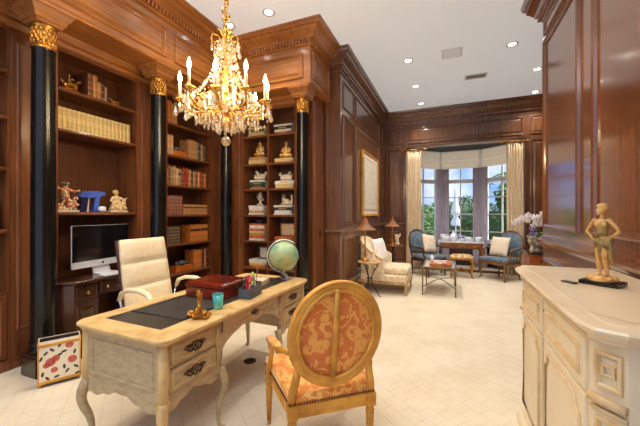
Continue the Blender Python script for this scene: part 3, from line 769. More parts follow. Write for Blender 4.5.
# ================================================================== COMPUTER DESK + COMPUTER (local faces -y -> +x)
t = thing('computer_desk','dark cherry built-in desk ledge with brass-knobbed drawers under the monitor','desk',(-3.36,1.815,0),Q)
DW = .99
poly = [(0,.37),(0,.1),(.1,0),(DW-.1,0),(DW,.1),(DW,.37)]
p = MB(); p.sweep([(-.3,.745),(-.005,.745),(.0,.752),(.012,.76),(.014,.772),(.006,.78),(-.3,.78)], [(0,.37),(0,.1),(.1,0),(DW-.1,0),(DW,.1),(DW,.37)], endcaps=True)
p.prism([(a*1, b) for a, b in [(.01,.37),(.01,.1),(.1,.01),(DW-.1,.01),(DW-.01,.1),(DW-.01,.37)]],(0,0,.74),(1,0,0),(0,1,0),(0,0,1),.04)
obj('desk_top', p, W_DESK, t)
for s in (0,1):
    x0 = .02 if s == 0 else DW-.34
    p = MB(); 
    if s == 0: p.prism([(.02,.37),(.02,.11),(.11,.03),(.34,.03),(.34,.37)],(0,0,.0),(1,0,0),(0,1,0),(0,0,1),.74)
    else: p.prism([(DW-.34,.37),(DW-.34,.03),(DW-.11,.03),(DW-.02,.11),(DW-.02,.37)],(0,0,.0),(1,0,0),(0,1,0),(0,0,1),.74)
    xa = .12 if s == 0 else DW-.33
    p.panel((xa,.03,.1),(1,0,0),(0,0,1),(0,-1,0),.21,.44,.03,.012)
    obj('pedestal', p, W_DESK, t)
    p = MB(); p.box(xa,.018,.58,xa+.21,.03,.72); p.ring((xa,.018,.58),(1,0,0),(0,0,1),(0,-1,0),.21,.14,[(0,0),(.004,.006),(.014,.006),(.018,0)])
    d = obj('drawer', p, W_DESK, t)
    p = MB(); p.ell((xa+.105,-.006,.65),(.02,.014,.02)); p.tube([(xa+.105,.02,.65),(xa+.105,-.002,.65)],.008); obj('knob', p, BRASS, d)
p = MB(); p.box(.345,.022,.60,DW-.345,.05,.74); p.ring((.36,.022,.61),(1,0,0),(0,0,1),(0,-1,0),DW-.72,.12,[(0,0),(.004,.006),(.014,.006),(.018,0)]); d = obj('drawer', p, W_DESK, t)
for xx in (.42,DW-.42):
    p = MB(); p.ell((xx,-.004,.67),(.02,.014,.02)); p.tube([(xx,.024,.67),(xx,0,.67)],.008); obj('knob', p, BRASS, d)
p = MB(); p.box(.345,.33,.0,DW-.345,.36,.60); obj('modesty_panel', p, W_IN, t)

SCREEN = mat('black glass screen',(10,10,12),(16,16,20),rough=.06,coat=1)
ALU = mat('white aluminium',(226,228,232),(214,216,222),rough=.3,metal=.3)
t = thing('desktop_computer','slim all-in-one computer with black screen and pale chin on the built-in desk','computer',(XB+.13,2.345,.781),Q+R_(8))
p = MB(); p.box(-.34,-.0,.085,.34,.02,.535); obj('casing', p, ALU, t, bevel=.006)
p = MB(); p.box(-.338,-.004,.155,.338,0,.533); obj('screen', p, SCREEN, t)
p = MB(); p.box(-.34,-.006,.085,.34,-.0005,.15); ch = obj('chin', p, ALU, t, bevel=.002)
p = MB(); p.lathe([(.014,0),(.014,.002),(0,.002)], n=16); o = obj('round_emblem', p, mat('dark emblem',(40,40,44)), ch); o.rotation_euler = (PI/2,0,0); o.location = (0,-.0065,.118)
p = MB(); p.prism([(0,0),(-.16,0),(-.16,.008),(-.02,.012),(.0,.1),(.012,.1),(.0,.0)],(-.1,.02,0),(0,1,0),(0,0,1),(1,0,0),.2); obj('stand', p, ALU, t)
t = thing('keyboard','thin white keyboard lying in front of the computer','keyboard',(XB+.345,2.40,.781),Q)
p = MB(); p.box(-.2,-.06,0,.2,.06,.012); obj('keyboard_base', p, ALU, t, bevel=.003)
p = MB()
for i in range(14):
    for j in range(5): p.box(-.19+i*.0272,-.052+j*.021,.012,-.19+i*.0272+.023,-.052+j*.021+.017,.016)
obj('keys', p, WHITE, t)
def loft(m, rings, smooth=True, capt=True, capb=True):
    n = len(rings[0]); vs = [q for r in rings for q in r]; fs = []
    for j in range(len(rings)-1):
        for i in range(n):
            k = (i+1) % n; fs.append((j*n+i, j*n+k, (j+1)*n+k, (j+1)*n+i))
    if capb: fs.append(tuple(range(n-1,-1,-1)))
    if capt: fs.append(tuple((len(rings)-1)*n+i for i in range(n)))
    m.add(vs, fs, smooth)
# ================================================================== CREAM DESK (world aligned; local origin at its centre)
def cabriole(m, x, y, z1, sx, sy, r0=.032, r1=.014, bow=.035, n=10):
    """curved leg from the frame at z1 to the floor, bowing toward (sx, sy)"""
    pts = []; rs = []
    k = 12
    for i in range(k+1):
        u = i/k; z = z1*(1-u)
        off = bow*math.sin(PI*min(1, u*1.9))*(1 if u < .53 else 0)
        if u >= .526: off = -bow*.45*math.sin(PI*(u-.526)/.474*.9)
        if u > .9: off += (u-.9)*.25
        pts.append((x+sx*off, y+sy*off, z)); rs.append(r0+(r1-r0)*min(1, u*1.15))
    pts[-1] = (pts[-1][0], pts[-1][1], .004)
    rs[-1] = r1*1.35
    m.tube(pts, rs, n); m.ell((pts[-1][0], pts[-1][1], r1*1.1), (r1*1.6, r1*1.6, r1*1.05), 10, 6)
DX0, DX1, DY0, DY1 = -2.105, -1.375, 1.225, 2.91
t = thing('writing_desk','large distressed cream french desk with black leather top and curved legs','desk',((DX0+DX1)/2,(DY0+DY1)/2,0),R_(-1.5))
desk = t
hx, hy = (DX1-DX0)/2, (DY1-DY0)/2
def rrect(hx, hy, c, n=4):
    P = []
    for (cx, cy, a0) in ((hx-c,-hy+c,-90),(hx-c,hy-c,0),(-hx+c,hy-c,90),(-hx+c,-hy+c,180)):
        for i in range(n+1):
            a = R_(a0+90*i/n); P.append((cx+c*math.cos(a), cy+c*math.sin(a)))
    return P
p = MB(); path = rrect(hx, hy, .05)
p.prism(rrect(hx-.001,hy-.001,.049),(0,0,.742),(1,0,0),(0,1,0),(0,0,1),.0398)
p.sweep([(-.02,.782),(.02,.782),(.03,.776),(.032,.768),(.024,.758),(.014,.752),(.012,.742),(-.02,.74)], path, closed=True)
obj('top_border', p, DEDGE, t)
p = MB(); inner = [(a*(hx-.09)/hx, b*(hy-.09)/hy) for a, b in rrect(hx, hy, .02)]
ix, iy = hx-.088, hy-.088
p.box(-ix+.01,-iy+.01,.778,ix-.045,iy,.7826); obj('leather_inset', p, LEATHER_B, t)
# pedestals and middle
def ped(y0, y1, nm='pedestal'):
    p = MB(); p.box(-hx+.03,y0,.43,hx-.03,y1,.742)
    return p
yA, yB_ = -hy+.02, -hy+.46
cfront = hx-.03
for s in (-1, 1):
    y0, y1 = (yA, yB_) if s < 0 else (-yB_, -yA)
    p = MB(); p.box(-hx+.03,y0,.44,hx-.03,y1,.742)
    # end panel moulding
    ye = y0 if s < 0 else y1
    p.ring((-hx+.09,ye,.47),(1,0,0),(0,0,1),(0,s,0),2*hx-.18,.22,[(0,0),(.004,.008),(.014,.010),(.022,.002)])
    obj('pedestal', p, DPAINT, t, bevel=.004)
    # scalloped aprons
    L = 2*hx-.12; sc = [(0,0),(0,-.10)]
    N_ = 24
    for i in range(N_+1):
        u = i/N_; z = -.035-.055*abs(math.cos(PI*u))**1.6-.014*abs(math.sin(PI*u*5))
        sc.append((.03+(L-.06)*u, z))
    sc += [(L,-.10),(L,0)]
    p = MB(); p.prism(sc,(-hx+.06,ye-(.012 if s > 0 else 0),.445),(1,0,0),(0,0,1),(0,1,0),.012); 
    p2 = MB(); p2.tube([(-hx+.06+a, ye+s*.004, .447+b) for a, b in sc[2:-2]], .004, 6)
    obj('side_apron', p, DPAINT, t); 
    for (xf, dr) in ((cfront, 1), (-cfront, -1)):
        W_ = (y1-y0); sc2 = [(0,0),(0,-.09)]
        for i in range(N_+1):
            u = i/N_; z = -.03-.055*abs(math.cos(PI*u))**1.5-.010*abs(math.sin(PI*u*4)); sc2.append((.03+(W_-.06)*u, z))
        sc2 += [(W_,-.09),(W_,0)]
        p = MB(); p.prism(sc2,(xf-(.012 if dr > 0 else 0),y0,.445),(0,1,0),(0,0,1),(1,0,0),.012); obj('front_apron', p, DPAINT, t)
    # corner stiles
    for (xx) in (-hx+.035, hx-.035):
        for yy in (y0+.012, y1-.012):
            p = MB(); outer = (yy < 0 and yy == y0+.012) if s < 0 else (yy == y1-.012)
            p.tube([(xx,yy,.74),(xx,yy,.40)], .03 if outer else .024, 8); obj('corner_stile', p, DEDGE if outer else DPAINT, t)
    # drawers with shaped fields
    yw0, yw1 = y0+.045, y1-.045
    for (z0, z1) in ((.60,.725),(.455,.585)):
        d = MB(); d.box(cfront,yw0,z0,cfront+.012,yw1,z1)
        dr_ = obj('drawer', d, DPAINT, t, bevel=.003)
        g = MB(); w_ = yw1-yw0; pts = []
        hh = z1-z0; b = .018
        for i in range(41):
            u = i/40
            yv = yw0+b+(w_-2*b)*u; zz = z0+b+.012*abs(math.sin(PI*u*3))**2+(.02*(abs(2*u-1)**3))*0
            pts.append((cfront+.013, yv, zz))
        for i in range(41):
            u = 1-i/40; yv = yw0+b+(w_-2*b)*u; pts.append((cfront+.013, yv, z1-b+.004-.008*(math.sin(PI*u*3)**2)))
        g.tube(pts, .0045, 6, closed=True); obj('field_moulding', g, DEDGE, dr_)
        h = MB(); yc = (yw0+yw1)/2; zc = (z0+z1)/2; xf = cfront+.014
        hp = [(-.085,.004),(-.06,.016),(-.03,.012),(-.012,.026),(0,.018),(.012,.026),(.03,.012),(.06,.016),(.085,.004),(.06,-.010),(.035,-.026),(.012,-.020),(0,-.036),(-.012,-.020),(-.035,-.026),(-.06,-.010)]
        h.tube([(xf,yc+a_,zc+b_) for a_, b_ in hp], .0038, 6, closed=True)
        for a_ in (-.06,-.022,.022,.06): h.tube([(xf,yc+a_*.8,zc+.014),(xf+.002,yc+a_,zc-.004),(xf,yc+a_*.7,zc-.018)], .0034, 6)
        h.ell((xf,yc,zc),(.004,.008,.016),8,6)
        h.tube([(xf,yc-.04,zc+.004),(xf+.016,yc-.038,zc-.006),(xf+.02,yc-.02,zc-.022),(xf+.02,yc+.02,zc-.022),(xf+.016,yc+.038,zc-.006),(xf,yc+.04,zc+.004)], .0035, 6)
        for q in (-.04, .04): h.ell((xf+.003,yc+q,zc+.006),(.005,.009,.009),8,6)
        obj('handle', h, BRONZE, dr_)
    # gilt side fillets at the ends of the drawer front
    for yy in (y0+.034, y1-.034):
        p = MB(); p.tube([(cfront+.006,yy,.73),(cfront+.010,yy+.004,.68),(cfront+.008,yy,.62),(cfront+.010,yy+.003,.54),(cfront+.006,yy,.45)], .006, 6); obj('fillet', p, DEDGE, t)
# centre drawer rail
p = MB(); p.box(-hx+.04,yB_,.64,cfront-.006,-yB_,.742); obj('centre_frame', p, DPAINT, t)
for xf in (cfront-.012, -cfront):
    W_ = -2*yB_; sc = [(0,0),(0,-.17)]
    for i in range(33):
        u = i/32; z = -.012-.12*abs(2*u-1)**5-.02*abs(math.sin(PI*u*3)); sc.append((.015+(W_-.03)*u, z))
    sc += [(W_,-.17),(W_,0)]
    p = MB(); p.prism(sc,(xf,yB_,.645),(0,1,0),(0,0,1),(1,0,0),.012); obj('kneehole_apron', p, DPAINT, t)
d = MB(); d.box(cfront-.006,yB_+.03,.648,cfront+.008,-yB_-.03,.728); dr_ = obj('drawer', d, DPAINT, t, bevel=.003)
g = MB(); pts = []
for i in range(41):
    u = i/40; pts.append((cfront+.009, yB_+.05+(-2*yB_-.10)*u, .66+.010*abs(math.sin(PI*u*4))))
for i in range(41):
    u = 1-i/40; pts.append((cfront+.009, yB_+.05+(-2*yB_-.10)*u, .718))
g.tube(pts, .004, 6, closed=True); obj('field_moulding', g, DEDGE, dr_)
h = MB(); xf = cfront+.01
h.prism([(-.05,.006),(-.03,.012),(0,.02),(.03,.012),(.05,.006),(.03,-.01),(0,-.02),(-.03,-.01)],(xf-.002,0,.69),(0,1,0),(0,0,1),(1,0,0),.004)
h.tube([(xf,-.032,.694),(xf+.018,-.03,.68),(xf+.02,0,.668),(xf+.018,.03,.68),(xf,.032,.694)],.0035,6); obj('handle', h, BRONZE, dr_)
for s in (-1, 1):
    for xx, sx in ((-hx+.04,-1),(hx-.04,1)):
        p = MB(); cabriole(p, xx, s*(hy-.035), .42, sx*.7, s*.7, .034, .015, .04); obj('leg', p, DEDGE if sx > 0 else DPAINT, t)
        p = MB(); cabriole(p, xx, s*(-yB_-.02), .42, sx*.9, -s*.3, .028, .013, .035); obj('leg', p, DPAINT, t)

# ------------------------------------------------------------------ things on the desk
ZD = .7832
t = thing('desk_pad','thin dark leather blotter lying on the desk before the mahogany box','desk pad',(-1.78,1.70,ZD),0)
p = MB(); p.box(-.22,-.21,0,.24,.21,.004); obj('pad', p, LEATHER_P, t, bevel=.0015)
p = MB(); p.box(-.22,-.21,.004,-.18,.21,.006); obj('side_strip', p, LEATHER_B, t)
MAHO = wood('red mahogany', (136,44,24), (92,24,14), rough=.16, coat=.8, axis='y')
t = thing('mahogany_box','glossy red mahogany lidded box on the desk','box',(-1.775,2.085,ZD+.0005),0)
p = MB(); p.box(-.185,-.16,0,.185,.16,.08); obj('box_body', p, MAHO, t, bevel=.004)
p = MB(); p.box(-.191,-.166,.083,.191,.166,.103)
loft(p, [[(-.191,-.166,.103),(.191,-.166,.103),(.191,.166,.103),(-.191,.166,.103)],[(-.17,-.145,.124),(.17,-.145,.124),(.17,.145,.124),(-.17,.145,.124)]], False); obj('lid', p, MAHO, t, bevel=.008)
p = MB(); p.box(.185,-.02,.055,.193,.02,.095); obj('clasp', p, BRASS, t)
t = thing('gilt_inkstand','ornate gilt inkstand with a branching figure stem beside the teal glass','inkstand',(-1.50,1.585,ZD+.002),R_(-20))
p = MB()
n = 28; poly = [((.085+.012*math.cos(5*2*PI*i/n))*math.cos(2*PI*i/n)*1.0, (.055+.01*math.cos(6*2*PI*i/n))*math.sin(2*PI*i/n)) for i in range(n)]
p.prism(poly,(0,0,.004),(1,0,0),(0,1,0),(0,0,1),.01)
for i in range(n): p.ell((poly[i][0],poly[i][1],.012),(.009,.009,.009),8,5)
for q in (-.05,.05): p.lathe([(.02,.012),(.022,.02),(.014,.026),(.018,.03),(.0,.036)], (q,.01), 14)
obj('tray', p, GOLD, t)
p = MB(); p.cap([(0,0,.012),(.003,0,.04),(-.003,0,.07),(0,0,.10)],[.017,.011,.013,.012]); p.ell((0,0,.118),(.018,.018,.02)); p.cap([(0,0,.09),(-.03,0,.105),(-.024,0,.125)],[.008,.007,.006]); p.cap([(0,0,.09),(.028,0,.10),(.03,0,.12)],[.008,.007,.006]); p.ell((0,0,.05),(.02,.018,.012)); p.ell((-.024,0,.128),.009); p.ell((.03,0,.124),.009)
p.ell((0,0,.135),(.012,.012,.008)); fs_ = obj('figure_stem', p, GOLD, t, remesh=.003); fs_.scale = (1,1,1.18)
for (dx, dy) in ((-.07,-.035),(.07,-.035),(-.07,.035),(.07,.035)):
    p = MB(); p.ell((dx,dy,.004),(.008,.008,.004),8,5); obj('foot', p, GOLD, t)
TEAL = mat('teal glazed glass',(60,176,176),(120,206,170),scale=16,rough=.12,coat=.6,ramp=(.4,.62))
t = thing('teal_tumbler','turquoise glass tumbler with a yellow green patch on the desk','glass',(-1.50,1.765,ZD))
p = MB(); p.lathe([(.0,.0),(.03,0),(.032,.004),(.037,.10),(.0345,.10),(.03,.008),(0,.008)], n=28); obj('cup', p, TEAL, t)
p = MB(); p.lathe([(.0345,.103),(.0375,.103),(.0375,.099),(.0345,.099)], n=28); obj('rim', p, mat('dark teal',(30,120,124)), t)
SLATE = mat('slate grey leather',(84,92,100),(70,76,84),scale=40,rough=.5,bump=.1)
t = thing('desk_organizer','slate grey slanted desk organizer holding pens and markers','pen holder',(-1.485,2.13,ZD),R_(8))
p = MB(); w_, d_, hh = .05, .105, .085
def wallp(a, b, z0a, z1a, z1b, th=.005):
    a = Vector((*a,0)); b = Vector((*b,0)); u = (b-a).normalized(); nn = Vector((-u.y,u.x,0))*th
    vs = [a, b, b+nn, a+nn]; z1 = [z1a, z1b, z1b, z1a]
    p.add([(v.x,v.y,z0a) for v in vs]+[(v.x,v.y,z) for v, z in zip(vs, z1)], [(0,3,2,1),(4,5,6,7),(0,1,5,4),(1,2,6,5),(2,3,7,6),(3,0,4,7)])
wallp((-w_,-d_),(w_,-d_),0,.075,.075); wallp((w_,-d_),(w_,d_),0,.075,.1); wallp((w_,d_),(-w_,d_),0,.10,.10); wallp((-w_,d_),(-w_,-d_),0,.10,.075)
wallp((-w_,0),(w_,0),0,.085,.085); p.box(-w_,-d_,0,w_,d_,.004)
obj('tray_body', p, SLATE, t)
PC = [('red pen standing in the grey desk organizer','pen',(206,40,50),-.02,-.06,.17,.007),('pink marker standing in the grey desk organizer','marker',(238,110,130),.01,-.05,.165,.009),
      ('lime green marker in the grey desk organizer','marker',(196,214,50),.0,.03,.175,.010),('white capped pen in the grey desk organizer','pen',(240,240,232),.02,.05,.16,.006),
      ('brown wooden pencil leaning tall at the back of the organizer','pencil',(150,98,54),.0,.09,.21,.004),('black pen leaning left in the grey desk organizer','pen',(28,28,34),-.028,-.085,.15,.006),
      ('crimson pen beside the pink marker in the organizer','pen',(178,24,44),.024,-.075,.155,.007)]
for i, (lb, ct, cc, dx, dy, L, rr) in enumerate(PC):
    a = R_(8); wx = -1.485+dx*math.cos(a)-dy*math.sin(a); wy = 2.13+dx*math.sin(a)+dy*math.cos(a)
    q = thing(ct, lb, ct, (wx,wy,ZD+.010)); q.rotation_euler = (R_(-9+3*i), R_(8-4*(i % 4)), 0)
    mm = mat('pen colour %d' % i, cc, tuple(int(x*.9) for x in cc), rough=.3)
    p = MB(); p.tube([(0,0,.001),(0,0,L*.62)], rr*.8, 10); obj('barrel', p, mm, q)
    p = MB(); p.tube([(0,0,L*.62),(0,0,L)], rr, 10); p.box(rr*.8,-.002,L*.7,rr*1.3,.002,L*.95); obj('cap', p, mm, q)
t = thing('paper_stack','stack of cream papers lying behind the pen holder','papers',(-1.68,2.50,ZD),R_(8))
p = MB()
for i in range(7): p.M = Matrix.Rotation(R_([0,2,-1,3,-2,1,0][i]),4,'Z'); p.box(-.09,-.11,.0005+i*.006,.09,.11,.006+i*.006)
p.M = None; obj('sheets', p, PAGES, t)
p = MB(); p.box(-.085,-.105,.0425,.085,.105,.0455); obj('top_cover', p, IVORY, t)

# globe
t = thing('desk_globe','pale green desk globe on a chrome stand at the far end of the desk','globe',(-1.545,2.79,ZD))
GL = painted('globe map', [(124,166,134),(134,174,142),(160,182,132),(180,182,118),(144,176,126)], 3.6)
GL.node_tree.nodes['Principled BSDF'].inputs['Roughness'].default_value = .25
gr = .148; gz = .235
p = MB(); p.ell((0,0,0), gr, 36, 24)
g = obj('sphere', p, GL, t); g.location = (0,0,gz); g.rotation_euler = (R_(20), R_(16), 0)
p = MB()
for la in (0,):
    p.tube([( (gr+.001)*math.cos(a), (gr+.001)*math.sin(a), 0) for a in [2*PI*i/48 for i in range(48)]], .0015, 5, closed=True)
obj('equator_line', p, GOLD, g)
p = MB(); pts = []
for i in range(25):
    a = R_(-112+224*i/24+180-20); pts.append(((gr+.014)*math.cos(a)*1.0, 0, (gr+.014)*math.sin(a)))
p.tube(pts, .015, 8, flat=.6); ar = obj('meridian_arm', p, mat('silver white metal',(226,224,220),(206,204,200),rough=.25,metal=.5), t); ar.location = (0,0,gz); ar.rotation_euler = (0,0,R_(29))
p = MB(); p.box(-.075,-.06,0,.075,.06,.012); p.prism([(-.045,.012),(.045,.012),(.02,.055),(.012,.08),(-.012,.08),(-.02,.055)],(0,-.02,0),(1,0,0),(0,0,1),(0,1,0),.04); p.tube([(0,0,.07),(0,0,.09)],.012,10); obj('stand', p, CHROME, t, bevel=.002)

# ================================================================== CREAM OFFICE CHAIR faces +x
t = thing('office_chair','high-backed cream leather office chair with chrome arms behind the desk','chair',(-2.70,2.37,0),Q)   # local -y = world +x
def pad(m, x0, x1, O, Z, N, seg, th, nx=8):
    pass
HBACK = .62
def cushion(w, h, th, nseg):
    """upright padded back split in horizontal channels, local: x width, z height, front at -y"""
    m = MB(); nx = 10; nz = 8*nseg
    vs = []; fs = []
    for j in range(nz+1):
        v = j/nz; q = (v*nseg) % 1.0
        bul = (math.sin(PI*q))**.22 if 0 < q < 1 else 0
        for i in range(nx+1):
            u = i/nx*2-1; edge = (1-abs(u)**6)**.5 if abs(u) < 1 else 0
            ww = w/2*(1-.05*(v**2))*(1-.02*(1-bul))
            vs.append((u*ww, -th*(.35+.65*bul)*edge - .03*math.sin(PI*v)*0 + .05*(abs(u)**2)*-.4, v*h))
    n = (nx+1)
    for j in range(nz):
        for i in range(nx): fs.append((j*n+i, j*n+i+1, (j+1)*n+i+1, (j+1)*n+i))
    m.add(vs, fs, True)
    # back sheet and edges
    b0 = [(vs[j*n][0], .0, vs[j*n][2]) for j in range(nz+1)]; b1 = [(vs[j*n+nx][0], .0, vs[j*n+nx][2]) for j in range(nz+1)]
    m.add([vs[j*n] for j in range(nz+1)]+b0, [(j, j+1, nz+1+j+1, nz+1+j) for j in range(nz)], True)
    m.add([vs[j*n+nx] for j in range(nz+1)]+b1, [(j, nz+1+j, nz+1+j+1, j+1) for j in range(nz)], True)
    m.add([vs[nz*n+i] for i in range(n)]+[(vs[nz*n+i][0], 0, h) for i in range(n)], [(i, i+1, n+i+1, n+i) for i in range(nx)])
    m.add([vs[i] for i in range(n)]+[(vs[i][0], 0, 0) for i in range(n)], [(i, n+i, n+i+1, i+1) for i in range(nx)])
    return m
bk = obj('backrest', cushion(.55,.70,.055,3), LEATHER_C, t); bk.location = (0,.20,.49); bk.rotation_euler = (R_(-10),0,0)
p = MB(); p.box(-.278,0.001,0,.278,.035,.697); s_ = obj('back_shell', p, SHELL, t, bevel=.008); s_.location = (0,.20,.49); s_.rotation_euler = (R_(-10),0,0)
p = MB(); p.box(-.26,-.27,.44,.26,.24,.52); obj('seat', p, LEATHER_C, t, bevel=.03)
for s in (-1,1):
    p = MB(); x = s*.335
    p.tube([(x,.20,.62),(x,.16,.695),(x,.06,.73),(x,-.08,.735),(x,-.18,.71),(x,-.24,.655),(x,-.25,.60)], [.022,.028,.031,.032,.031,.028,.022], 10, flat=.7); arm_ = obj('armrest', p, LEATHER_C, t)
    p = MB(); p.tube([(x,-.25,.61),(x*.97,-.22,.5),(x*.8,-.15,.43)], .012, 8); obj('arm_support', p, CHROME, arm_); p = MB(); p.tube([(x,.20,.63),(x*.9,.2,.5),(x*.8,.15,.43)], .012, 8); obj('arm_support', p, CHROME, arm_)
p = MB(); p.tube([(0,0,.1),(0,0,.43)], .03, 12); p.tube([(0,0,.08),(0,0,.2)],.045,12); obj('gas_post', p, CHROME, t)
for i in range(5):
    a = 2*PI*i/5+.3; cx, cy = .29*math.cos(a), .29*math.sin(a)
    p = MB(); p.tube([(0,0,.10),(cx*.6,cy*.6,.095),(cx,cy,.07)], [.026,.02,.014], 8); l_ = obj('base_spoke', p, CHROME, t)
    p = MB(); p.tube([(cx-.012,cy,.028),(cx+.012,cy,.028)], .028, 14); obj('caster', p, BLACK, l_)

# ================================================================== GILT OVAL BACK ARMCHAIR (faces desk)
ang = R_(180+39.7)
t = thing('gilt_armchair','gilt oval-backed armchair in orange damask at the front of the desk','chair',(-.78,1.87,0),ang)
def oval(cx, cz, rx, rz, n=48, y=0): return [(cx+rx*math.cos(2*PI*i/n), y, cz+rz*math.sin(2*PI*i/n)) for i in range(n)]
YBk = .265; ZO = .79; RX, RZ = .240, .272; lean = R_(-9)
def tilt(pts): 
    out = []
    for (x, y, z) in pts:
        dz = z-.45; out.append((x, YBk + y + dz*math.tan(-lean), z))
    return out
p = MB(); p.tube(tilt(oval(0,ZO,RX,RZ)), .033, 12, closed=True, flat=.75, up=(0,1,0)); 
p.tube(tilt(oval(0,ZO,RX-.022,RZ-.022,y=.02)), .012, 8, closed=True); p.tube(tilt(oval(0,ZO,RX+.02,RZ+.02,y=.014)), .010, 8, closed=True)
obj('back_frame', p, GILT, t)
p = MB(); ring = tilt(oval(0,ZO,RX-.02,RZ-.02,y=.006)); cc = tilt([(0,.012,ZO)])[0]
ring2 = tilt(oval(0,ZO,RX*.6,RZ*.6,y=.014))
n = 48; p.add(ring+ring2+[cc], [(i,(i+1) % n,n+(i+1) % n,n+i) for i in range(n)]+[(n+i,n+(i+1) % n,2*n) for i in range(n)], True); obj('back_panel', p, DAMASK_BACK, t)
p = MB(); ring = tilt(oval(0,ZO,RX-.02,RZ-.02,y=-.01)); ring2 = tilt(oval(0,ZO,RX*.75,RZ*.75,y=-.05)); cc = tilt([(0,-.06,ZO)])[0]
p.add(ring+ring2+[cc], [(i,n+i,n+(i+1) % n,(i+1) % n) for i in range(n)]+[(n+i,2*n,n+(i+1) % n) for i in range(n)], True); obj('back_cushion', p, DAMASK, t)
p = MB(); p.tube(tilt([(.012,.022,ZO+RZ-.01),(.012,.030,ZO),(.012,.022,ZO-RZ+.01)]), .018, 8, flat=.6, up=(0,1,0)); obj('back_bar', p, GILT, t)
# seat: bowed plan
def seatplan(grow=0):
    P = []
    fw, bw, d = .31+grow, .245+grow, .27
    P += [(-bw, d+grow), (bw, d+grow)]
    for i in range(9):
        u = i/8; P.append((fw - .012*0 - .0*u + .015*math.sin(PI*u*.5)*0, d-.02-(2*d-.06)*u + 0) if i < 8 else (fw, -d+.05))
    for i in range(9):
        a = i/8; P.append((fw*math.cos(PI*a), -d+.03-(.045+grow)*math.sin(PI*a)))
    P.append((-fw, -d+.05))
    return P
def trap(fw, bw, yf, yb, z, bow=.04, n=10):
    P = [(-bw,yb,z),(bw,yb,z)]
    for i in range(1,n): u = i/n; P.append((bw+(fw-bw)*u, yb+(yf-yb)*u, z))
    for i in range(n+1): a = PI*i/n; P.append((fw*math.cos(a), yf-bow*math.sin(a), z))
    for i in range(n-1,0,-1): u = i/n; P.append((-(bw+(fw-bw)*u), yb+(yf-yb)*u, z))
    return P
p = MB(); loft(p, [trap(.305,.245,-.24,.275,.335),trap(.312,.252,-.245,.282,.35),trap(.305,.245,-.24,.275,.365),trap(.305,.245,-.24,.275,.40),trap(.31,.25,-.245,.28,.408)], False); obj('seat_rail', p, GILT, t)
p = MB(); loft(p, [trap(.303,.243,-.24,.272,.408),trap(.308,.248,-.245,.272,.43),trap(.30,.24,-.235,.262,.465),trap(.25,.2,-.19,.21,.49,.03),trap(.1,.09,-.08,.1,.50,.02)], True); obj('seat', p, DAMASK, t)
p = MB(); tr = trap(.31,.25,-.245,.278,.418); m_ = len(tr)
pts = []
for i in range(m_):
    a = Vector(tr[i]); b = Vector(tr[(i+1) % m_]); k = max(1, int((b-a).length/.016))
    for j in range(k): pts.append(a+(b-a)*j/k)
for q in pts: p.ell(q, .0052, 6, 4)
obj('nail_trim', p, BRONZE, t)
def fluted(m, x, y, z1, r0, r1, n=16):
    m.box(x-r0*1.05,y-r0*1.05,z1,x+r0*1.05,y+r0*1.05,z1+.075)
    prof = [(r0*.8,z1),(r0*1.05,z1-.008),(r0*.75,z1-.018),(r0*1.0,z1-.03),(r0*.95,z1-.04)]
    m.lathe(prof[::-1], (x,y), n)
    for k in range(8):
        a = 2*PI*k/8; m.tube([(x+r0*.72*math.cos(a),y+r0*.72*math.sin(a),z1-.04),(x+r1*.72*math.cos(a),y+r1*.72*math.sin(a),.03)], [r0*.3,r1*.3], 6)
    m.tube([(x,y,z1-.03),(x,y,.03)], [r0*.8,r1*.8], 12)
    m.lathe([(r1*.7,.0),(r1*1.0,.008),(r1*1.0,.022),(r1*.8,.035)], (x,y), n)
for (x, y) in ((-.285,-.235),(.285,-.235),(-.232,.262),(.232,.262)):
    p = MB(); fluted(p, x, y, .335, .026, .014); obj('leg', p, GILT, t)
for s in (-1,1):
    p = MB(); a0 = tilt([(s*(RX-.01),-.01,.70)])[0]
    # stile from the rail up to the oval
    q = tilt([(s*.235,0,.40),(s*.232,0,.47),(s*.215,0,.55),(s*.21,0,.60)])
    p.tube(q, [.026,.024,.022,.024], 10, flat=.8, up=(0,1,0)); obj('back_stile', p, GILT, t)
    pts = [a0,(s*.27,.20,.685),(s*.295,.08,.655),(s*.305,-.03,.645),(s*.305,-.09,.64),(s*.30,-.115,.62)]
    p = MB(); p.tube(pts, [.016,.017,.018,.018,.022,.018], 10); pts2 = [(s*.30,-.10,.635),(s*.292,-.075,.56),(s*.30,-.10,.48),(s*.305,-.14,.40)]
    p.tube(pts2, [.018,.016,.017,.022], 10); ar = obj('armrest', p, GILT, t)
    p = MB(); p.tube([(s*.278,.17,.692),(s*.292,.09,.682),(s*.302,.0,.672),(s*.304,-.07,.664)], [.012,.026,.027,.014], 10, flat=.7); obj('arm_pad', p, DAMASK, ar)

